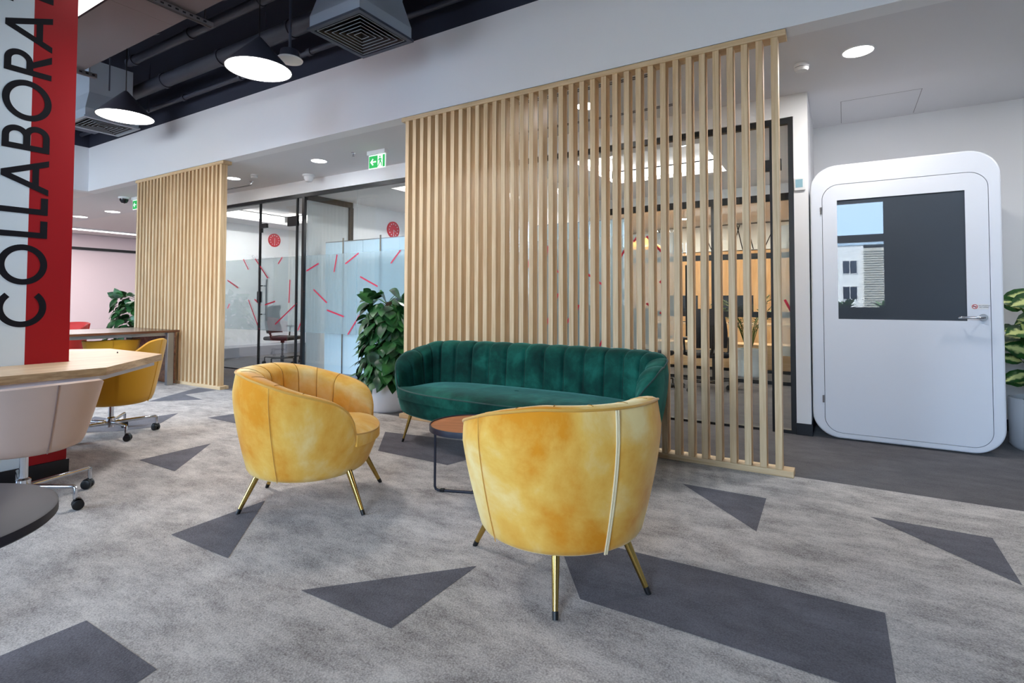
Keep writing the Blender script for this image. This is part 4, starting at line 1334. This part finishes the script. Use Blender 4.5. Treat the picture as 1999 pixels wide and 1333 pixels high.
def dieff():
    rg = random.Random(12)
    root = thing('potted_dieffenbachia', 'big plant with pale striped leaves in a white pot beside the phone pod', 'potted plant', (1.345, 5.80, 0))
    pot(root, .23, .40)
    fo, st = MB(), MB()
    for c in range(6):
        a0 = c * 1.05; bx_, by_ = .07 * cos(a0), .07 * sin(a0)
        hh = rg.uniform(.55, .86)
        st.tube([(bx_, by_, .34), (bx_ * 1.6, by_ * 1.6, .35 + hh)], [.016, .012], 8)
        for k in range(15):
            u = k / 14; z = .42 + (hh - .05) * u
            a = k * 2.4 + c * 1.3; o = Vector((cos(a), sin(a), 0))
            if o.x < -.55 and o.y > -.2: o = Vector((abs(o.x), o.y, 0))
            b = Vector((bx_ * (1 + .6 * u), by_ * (1 + .6 * u), z))
            e = b + o * .1 + Vector((0, 0, .1))
            L = rg.uniform(.24, .34)
            dd = (o + Vector((0, 0, rg.uniform(-.3, .5)))).normalized()
            if root.location.x + e.x + dd.x * L < 1.07: L = max(.1, (root.location.x + e.x - 1.07) / max(.01, -dd.x))
            if root.location.y + e.y + dd.y * L > 6.42: L = max(.1, (6.42 - root.location.y - e.y) / max(.01, dd.y))
            st.tube([b, b + o * .05 + Vector((0, 0, .06)), e], [.008, .006, .004], 6)
            leaf(fo, e, dd, Vector((-.25, -.9, .55)) + o * .4, L, L * .56, .12, rg.uniform(.15, .4), 'long')
    fo.build('foliage', M_DIEF, root, angle=80); st.build('stems', M_STEM, root)
dieff()


def palm(loc, label, Rp, hp, H, seed, group=None):
    rg = random.Random(seed)
    root = thing('potted_palm', label, 'potted plant', (*loc, 0))
    pot(root, Rp, hp, .96)
    fo, st = MB(), MB()
    for k in range(15):
        a = rg.random() * 2 * pi; o = Vector((cos(a), sin(a), 0)); hh = rg.uniform(.55, 1.0) * H; sp = rg.uniform(.15, .5)
        pp = [o * .03 + Vector((0, 0, hp - .03)), o * (.06 + sp * .2) + Vector((0, 0, hp + hh * .5)), o * (.1 + sp * .6) + Vector((0, 0, hp + hh * .85)), o * (.1 + sp) + Vector((0, 0, hp + hh * .95))]
        st.tube(pp, [.007, .006, .004, .002], 5)
        for j in range(14):
            u = .35 + .65 * j / 13; i = min(2, int(u * 3)); t = u * 3 - i
            b = pp[i].lerp(pp[i + 1], t); dd = (pp[i + 1] - pp[i]).normalized()
            for s in (-1, 1):
                sd = dd.cross(Vector((0, 0, 1))); sd = sd.normalized() if sd.length > .01 else Vector((1, 0, 0))
                leaf(fo, b, dd * .7 + sd * s, Vector((0, 0, 1)), rg.uniform(.14, .24), .022, .3, .4, 'long')
    fo.build('foliage', M_PALM, root, angle=80); st.build('stems', M_STEM, root)
palm((-1.27, 9.12), 'feathery palm in a white pot seen between the right slats', .2, .42, .95, 5)
# planter shrubs outside the window, mirrored in the pod glass
for i, (x, lab) in enumerate(((-.05, 'green shrub outside the window, mirrored left in the pod glass'), (.85, 'green shrub outside the window, mirrored right in the pod glass'))):
    rg = random.Random(20 + i)
    root = thing('planter_shrub', lab, 'shrub', (x, -3.78, .0), group='planter shrubs outside')
    MB().box((-.25, -.2, 0.0), (.25, .2, .98)).build('planter', M_PARAPET, root)
    fo = MB()
    for k in range(70):
        a = rg.random() * 2 * pi; o = Vector((cos(a), sin(a), rg.uniform(.2, 1.6)))
        leaf(fo, Vector((rg.uniform(-.15, .15), rg.uniform(-.1, .1), .97)), o, Vector((0, 0, 1)), rg.uniform(.22, .42), .08, .2, .3, 'long')
    fo.build('foliage', M_HEDGE, root, angle=80)
sl = box('balcony_slab', (-14, -4.45, -0.35), (3.3, -3.3, -0.0), M_PAVE); sl.name = 'trim_2'; struct(sl)

# ================================================================== CEILING FITTINGS
# pendants
def pendant(loc, label):
    t = thing('cone_pendant', label, 'lamp', loc, 0, 'black cone pendant lamps')
    R_ = .25
    MB().lathe([(.004, .272), (.02, .262), (R_, .006), (R_, 0), (R_ - .006, 0), (R_ - .008, .006), (.016, .25)], 56).build('shade', M_PIPE, t)
    MB().lathe([(.0001, .004), (R_ - .007, .004)], 48).build('diffuser', M_LAMP, t)
    MB().tube([(0, 0, .265), (0, 0, 1.44)], .005, 8).build('cord', M_BLKPL, t)
    a = area('pendant_light', (loc[0], loc[1], loc[2] - .01), .48, 30, (1, .97, .95))
pendant((-3.98, 2.59, 3.0), 'black cone pendant lamp nearer the camera, beside the round speaker')
pendant((-6.17, 2.57, 3.0), 'black cone pendant lamp farther left, in front of the left air vent')

# hanging ceiling speaker
sp = thing('ceiling_speaker', 'round white ceiling speaker hanging on a rod beside the near pendant', 'speaker', (-4.02, 2.9, 3.2))
MB().lathe([(.0001, .0), (.09, .0), (.104, .004), (.108, .012), (.1, .02), (.0001, .022)], 40).build('grille', M_WHITE, sp)
MB().lathe([(.085, .02), (.075, .09), (.0001, .095)], 28).build('housing', M_PIPE, sp)
MB().tube([(0, 0, .09), (0, 0, 1.25)], .012, 10).build('rod', M_GREYM, sp)

# square diffusers with plenum boxes
def diffuser(x0, y0, label, light):
    S = .62; z = 3.4
    t = thing('air_diffuser', label, 'air vent', (x0 + S / 2, y0 + S / 2, z), 0, 'square ceiling air diffusers')
    h_ = S / 2; mb = MB()
    def sq(a, b, z0, z1, m_, mi=0):
        for (p, q) in (((-a, -a), (a, -b)), ((-a, b), (a, a)), ((-a, -b), (-b, b)), ((b, -b), (a, b))):
            m_.box((p[0], p[1], z0), (q[0], q[1], z1), mi)
    sq(h_, h_ - .04, 0, .02, mb)
    mb.build('flange', M_GREYM if not light else M_DUCT, t, smooth=False)
    bl_ = MB(); a = h_ - .055
    while a > .03:
        n = 4
        rows = []
        for r_, z_ in ((a, .004), (a - .03, .045)):
            rows.append([(-r_, -r_, z_), (r_, -r_, z_), (r_, r_, z_), (-r_, r_, z_)])
        bl_.grid(rows, wrap=True)
        sq(a, a - .004, .002, .005, bl_, 1)
        a -= .042
    bl_.build('louvers', [M_BLKPL, M_DUCT], t, smooth=False)
    MB().box((-h_ + .03, -h_ + .03, .05), (h_ - .03, h_ - .03, .06)).build('throat', M_BLKPL, t, smooth=False)
    pb = MB(); r0 = h_ - .015; r1 = .24
    rows = [[(-r_, -r_, z_), (r_, -r_, z_), (r_, r_, z_), (-r_, r_, z_)] for r_, z_ in ((r0, .02), (r0, .12), (r1, .34), (r1, .75))]
    pb.grid(rows, wrap=True)
    pb.build('plenum_box', M_DUCT, t, smooth=False)
    for sx, sy in ((-1, -1), (1, 1)):
        MB().tube([(sx * .2, sy * .2, .72), (sx * .2, sy * .2, 1.05)], .008, 8).build('hanger', M_GREYM, t)
diffuser(-3.78, 2.885, 'square black air diffuser under a grey duct box near the top centre', False)
diffuser(-8.5, 2.84, 'square air diffuser at left, behind the far pendant', True)
du = thing('air_duct', 'grey sheet metal duct running along the dark ceiling', 'duct', (0, 0, 0))
MB().box((-3.1, 3.0, 3.95), (2.5, 3.5, 4.35)).build('duct_run', M_DUCT, du, bevel=.01)
du.location = (0, 0, 0)
d2 = thing('duct_box', 'grey duct box behind the left air diffuser', 'duct', (-9.3, 3.15, 3.55))
MB().box((-.3, -.45, .1), (.3, .45, .65)).build('box', plain('duct_dark', (74, 82, 100), .6), d2, bevel=.008)
for sy in (-.35, .35): MB().tube([(0, sy, .64), (0, sy, .9)], .008, 8).build('hanger', M_GREYM, d2)

# pipes and tray along the black soffit
for i, (y, z, r, lab) in enumerate(((3.86, 3.90, .03, 'thin black pipe running closest to the white bulkhead'), (3.62, 4.05, .085, 'thick black pipe along the dark ceiling, second from the bulkhead'),
                                    (3.25, 4.18, .05, 'black pipe in the dark ceiling, third from the bulkhead'), (2.85, 4.12, .1, 'thickest dark pipe in the middle of the dark ceiling'), (2.5, 4.25, .045, 'dark pipe above the grey ceiling panel edge'))):
    x1 = 2.5 if i not in (2, 3) else -4.3
    x0_ = (-10.8, -8.95, -7.75, -7.6, -10.8)[i]
    p = MB().tube([(x0_, y, z), (x1, y, z)], r, 16)
    for k in range(6):
        xx = -10.2 + k * 1.3
        if x0_ < xx < x1: p.tube([(xx - .03, y, z), (xx + .03, y, z)], r + .012, 16)
    o = p.build('ceiling_pipe', M_PIPE); tag(o, lab, 'pipe', 'pipes along the dark ceiling')
for i, (x, y, z0) in enumerate(((-5.6, 3.72, 3.74), (-8.2, 3.7, 3.76), (-7.0, 2.75, 3.5), (-9.75, 3.6, 3.7))):
    o = MB().tube([(x, y, z0), (x, y, 4.45)], .008, 8).build('hanger_rod', M_GREYM)
    tag(o, ['thin grey hanger rod left of the near pendant', 'thin grey hanger rod right of the far pendant', 'thin hanger rod above the far pendant', 'thin hanger rod farthest left near the white bulkhead'][i], 'rod', 'hanger rods')

# floating ceiling panels and strut channels
M_SEAM = plain('seam_dark', (130, 126, 126), .8)
cp = thing('ceiling_panel', 'large grey floating ceiling panel at the top left', 'ceiling panel', (-4.4, 2.13, 3.5))
MB().box((-2.22, -.235, 0), (2.4, .235, .04)).build('panel', M_PANEL, cp, smooth=False)
MB().box((-.475, -.235, -.0015), (-.465, .235, 0)).build('seam', M_SEAM, cp, smooth=False)
for i, (x, y0, y1, lab) in enumerate(((-4.5, 1.9, 2.5, 'slotted grey strut channel under the ceiling panel, nearer one'), (-6.56, 1.9, 2.46, 'slotted grey strut channel at the far end of the ceiling panel'))):
    t = thing('strut_channel', lab, 'bracket', (x, y0, 3.44), group='strut channels')
    mb = MB(); L = y1 - y0
    mb.box((-.02, 0, 0), (-.016, L, .042)); mb.box((.016, 0, 0), (.02, L, .042)); mb.box((-.02, 0, .038), (.02, L, .042))
    mb.box((-.02, 0, 0), (-.01, L, .003)); mb.box((.01, 0, 0), (.02, L, .003))
    mb.build('channel', M_STEEL if i else M_PANEL, t, smooth=False)
    sl_ = MB()
    for k in range(int(L / .055)): sl_.box((-.008, .02 + k * .055, .034), (.008, .045 + k * .055, .0375)); 
    for k in range(int(L / .055)): sl_.box((.0205, .02 + k * .055, .014), (.0212, .045 + k * .055, .028))
    sl_.build('slots', M_BLKPL, t, smooth=False)
    for y in (L - .06, .1): MB().tube([(0, y, .02), (0, y, 1.0)], .006, 8).build('threaded_rod', M_STEEL, t)
ll = thing('linear_light', 'bright linear ceiling light at the top left edge, beside the red column', 'light', (-4.4, 1.65, 3.44))
MB().box((-3, -.09, .012), (2.6, .19, .07)).build('housing', M_PIPE, ll, smooth=False)
MB().box((-2.98, -.085, .0), (2.58, .18, .012)).build('diffuser', M_LINE, ll, smooth=False)

# recessed downlights, and added fill lights built alike
def downlight(x, y, label, z=ZC, r=.098, en=2.5, col=(1, .97, .95)):
    t = thing('downlight', label, 'light', (x, y, z), 0, 'recessed round downlights')
    MB().lathe([(r, 0), (r + .012, 0), (r + .012, -.004), (r, -.005), (r - .003, -.001)], 40).build('trim_ring', M_WHITE, t)
    MB().lathe([(.0001, -.0025), (r, -.0025)], 36).build('diffuser', M_LAMP, t)
    area('downlight_lamp', (x, y, z - .012), r * 2, en, col)
downlight(.113, 4.65, 'round downlight in the ceiling above the phone pod', en=16)
downlight(1.95, 4.65, 'added unseen fill light in the corridor ceiling right of the phone pod', en=16)  # lamp added out of view to brighten the pod niche
downlight(-2.037, 4.65, 'round downlight glimpsed behind the wide slat screen')
downlight(-5.85, 4.68, 'round downlight between the two slat screens, near the exit sign')
downlight(-7.8, 4.69, 'round downlight at the right edge of the narrower screen')
for x, y, lab in ((-14.3, 5.13, 'round downlight in the left wing ceiling, farther left'), (-12.9, 5.18, 'round downlight in the left wing, middle one of three'), (-13.5, 6.9, 'round downlight in the left wing at the edge of the narrower screen')):
    downlight(x, y, lab, r=.13, en=60, col=(1, .92, .92))
for x, y, lab in ((-2.45, 6.5, 'small downlight inside the ceiling recess of the right glass room, left'), (-1.6, 6.4, 'small downlight inside the ceiling recess of the right glass room, right')):
    downlight(x, y, lab, z=2.988, r=.07, en=22)
for x, y, lab in ((-3.0, 9.8, 'added warm fill light in the far office ceiling, left'), (-1.2, 9.8, 'added warm fill light in the far office ceiling, right'), (-3.0, 12.2, 'added warm fill light at the back of the far office, left'), (-.6, 12.2, 'added warm fill light at the back of the far office, right')):  # lamps added to brighten the far office
    downlight(x, y, lab, r=.1, en=36, col=(1, .86, .70))
for x, y, lab in ((-9.5, 6.6, 'added fill light inside the ceiling recess of the leftmost glass room'), (-4.95, 6.6, 'added fill light inside the ceiling recess of the middle glass room')):  # lamps added to light these rooms beyond what the coves give
    downlight(x, y, lab, z=2.988, r=.08, en=48)

# smoke detectors, sprinklers, cameras, slot diffusers
for x, y, lab in ((-.255, 4.69, 'white smoke detector left of the downlight above the pod'), (-7.3, 4.71, 'white smoke detector near the narrower screen')):
    t = thing('smoke_detector', lab, 'smoke detector', (x, y, ZC), 0, 'smoke detectors')
    MB().lathe([(.052, 0), (.054, -.014), (.05, -.02), (.05, -.024)], 32).build('base', M_WHITE, t)
    MB().lathe([(.046, -.02), (.046, -.027)], 28).build('vent_gap', M_BLKPL, t)
    MB().lathe([(.05, -.027), (.05, -.036), (.04, -.05), (.0001, -.052)], 32).build('cap', M_WHITE, t)
for x, y, lab in ((-5.16, 4.64, 'small sprinkler head in the ceiling left of the exit sign'), (-7.75, 4.95, 'small dark sprinkler head near the narrower screen')):
    t = thing('sprinkler', lab, 'sprinkler', (x, y, ZC), 0, 'sprinkler heads')
    MB().lathe([(.03, 0), (.028, -.006), (.008, -.008), (.008, -.028)], 20).build('escutcheon', M_CHROME, t)
    MB().lathe([(.0001, -.04), (.016, -.04), (.016, -.043), (.0001, -.043)], 16).build('deflector', M_CHROME, t)
    MB().tube([(.01, 0, -.02), (.008, 0, -.042)], .002, 6).tube([(-.01, 0, -.02), (-.008, 0, -.042)], .002, 6).build('frame_arms', M_CHROME, t)
def dome_camera(x, y, lab, dark):
    t = thing('dome_camera', lab, 'camera', (x, y, ZC), 0, 'ceiling dome cameras')
    MB().lathe([(.085, 0), (.09, -.01), (.084, -.03), (.07, -.035)], 32).build('base', M_WHITE, t)
    MB().lathe([(.07, -.032), (.066, -.065), (.045, -.1), (.0001, -.115)], 32).build('dome', plain('dome_dark', (24, 26, 32), .1) if dark else M_WHITE, t)
dome_camera(-6.62, 5.12, 'white camera dome on the ceiling above the glass door', False)
dome_camera(-10.9, 4.55, 'ceiling camera with a black dome near the left wing', True)
def slot(x0, x1, y, lab, z=ZC):
    t = thing('slot_diffuser', lab, 'air vent', (x0, y, z), 0, 'linear slot diffusers')
    MB().box((0, -.04, -.004), (x1 - x0, .04, 0)).build('frame', M_CEIL, t, smooth=False)
    b = MB(); b.box((.01, -.028, -.005), (x1 - x0 - .01, -.006, -.0042)); b.box((.01, .006, -.005), (x1 - x0 - .01, .028, -.0042)); b.build('slots', M_BLKPL, t, smooth=False)
slot(-3.3, -1.3, 5.02, 'double slot air grille near the glazing, behind the wide screen')
slot(-3.3, -1.3, 4.26, 'double slot air grille just behind the top of the wide screen')
slot(-8.9, -8.0, 5.1, 'dark slot air grille at the right edge of the narrower screen')
ap = MB()
for a, b in (((0, 5.75), (.6, 5.754)), ((0, 5.75), (.004, 6.45)), ((.596, 5.75), (.6, 6.45))):
    ap.box((a[0], a[1], ZC - .001), (b[0], b[1], ZC + .001))
tag(ap.build('ceiling_hatch', M_SEAM, smooth=False), 'thin outline of an access hatch in the ceiling above the pod', 'hatch')

# exit signs
def exit_sign(x, y, lab, rz=0.0):
    t = thing('exit_sign', lab, 'exit sign', (x, y, ZC), rz, 'green exit signs')
    MB().box((-.15, -.03, -.05), (.15, .03, 0)).build('housing', M_WHITE, t, bevel=.004)
    pl_ = MB().box((-.14, -.005, -.22), (.14, .005, -.05)).build('panel', M_SIGNW, t, smooth=False)
    g = MB(); yy = -.0062
    def P(mb, poly): mb.prism(poly, 0, .001, xf=lambda a, b, c: (a, yy - c * .6, b))
    P(g, [(-.132, -.21), (.012, -.21), (.012, -.062), (-.132, -.062)]); g.build('arrow_field', M_GREEN, pl_, smooth=False)
    g = MB(); P(g, [(.098, -.21), (.132, -.21), (.132, -.062), (.098, -.062)]); g.build('door_edge', M_GREEN, pl_, smooth=False)
    yy = -.0072
    ar = MB(); P(ar, [(-.112, -.136), (-.07, -.092), (-.055, -.104), (-.076, -.127), (-.012, -.127), (-.012, -.145), (-.076, -.145), (-.055, -.168), (-.07, -.18)])
    ar.build('arrow', M_SIGNW, pl_, smooth=False)
    mn = MB()
    mn.lathe([(.0001, yy), (.011, yy), (.011, yy - .001), (.0001, yy - .001)], 14, (.052, 0, -.083), axis='y')
    P(mn, [(.04, -.098), (.066, -.1), (.07, -.14), (.048, -.146)])
    P(mn, [(.048, -.14), (.062, -.146), (.036, -.178), (.022, -.2), (.012, -.192), (.03, -.168)])
    P(mn, [(.056, -.14), (.07, -.138), (.086, -.168), (.088, -.2), (.076, -.2), (.074, -.172)])
    P(mn, [(.042, -.1), (.05, -.108), (.026, -.13), (.018, -.122)]); P(mn, [(.062, -.1), (.07, -.1), (.092, -.126), (.086, -.132)])
    mn.build('running_figure', M_GREEN, pl_, smooth=False)
exit_sign(-4.83, 4.72, 'green exit sign with a left arrow, hanging next to the wide slat screen', .0)
exit_sign(-10.68, 4.66, 'green exit sign half hidden behind the narrower slat screen', .0)
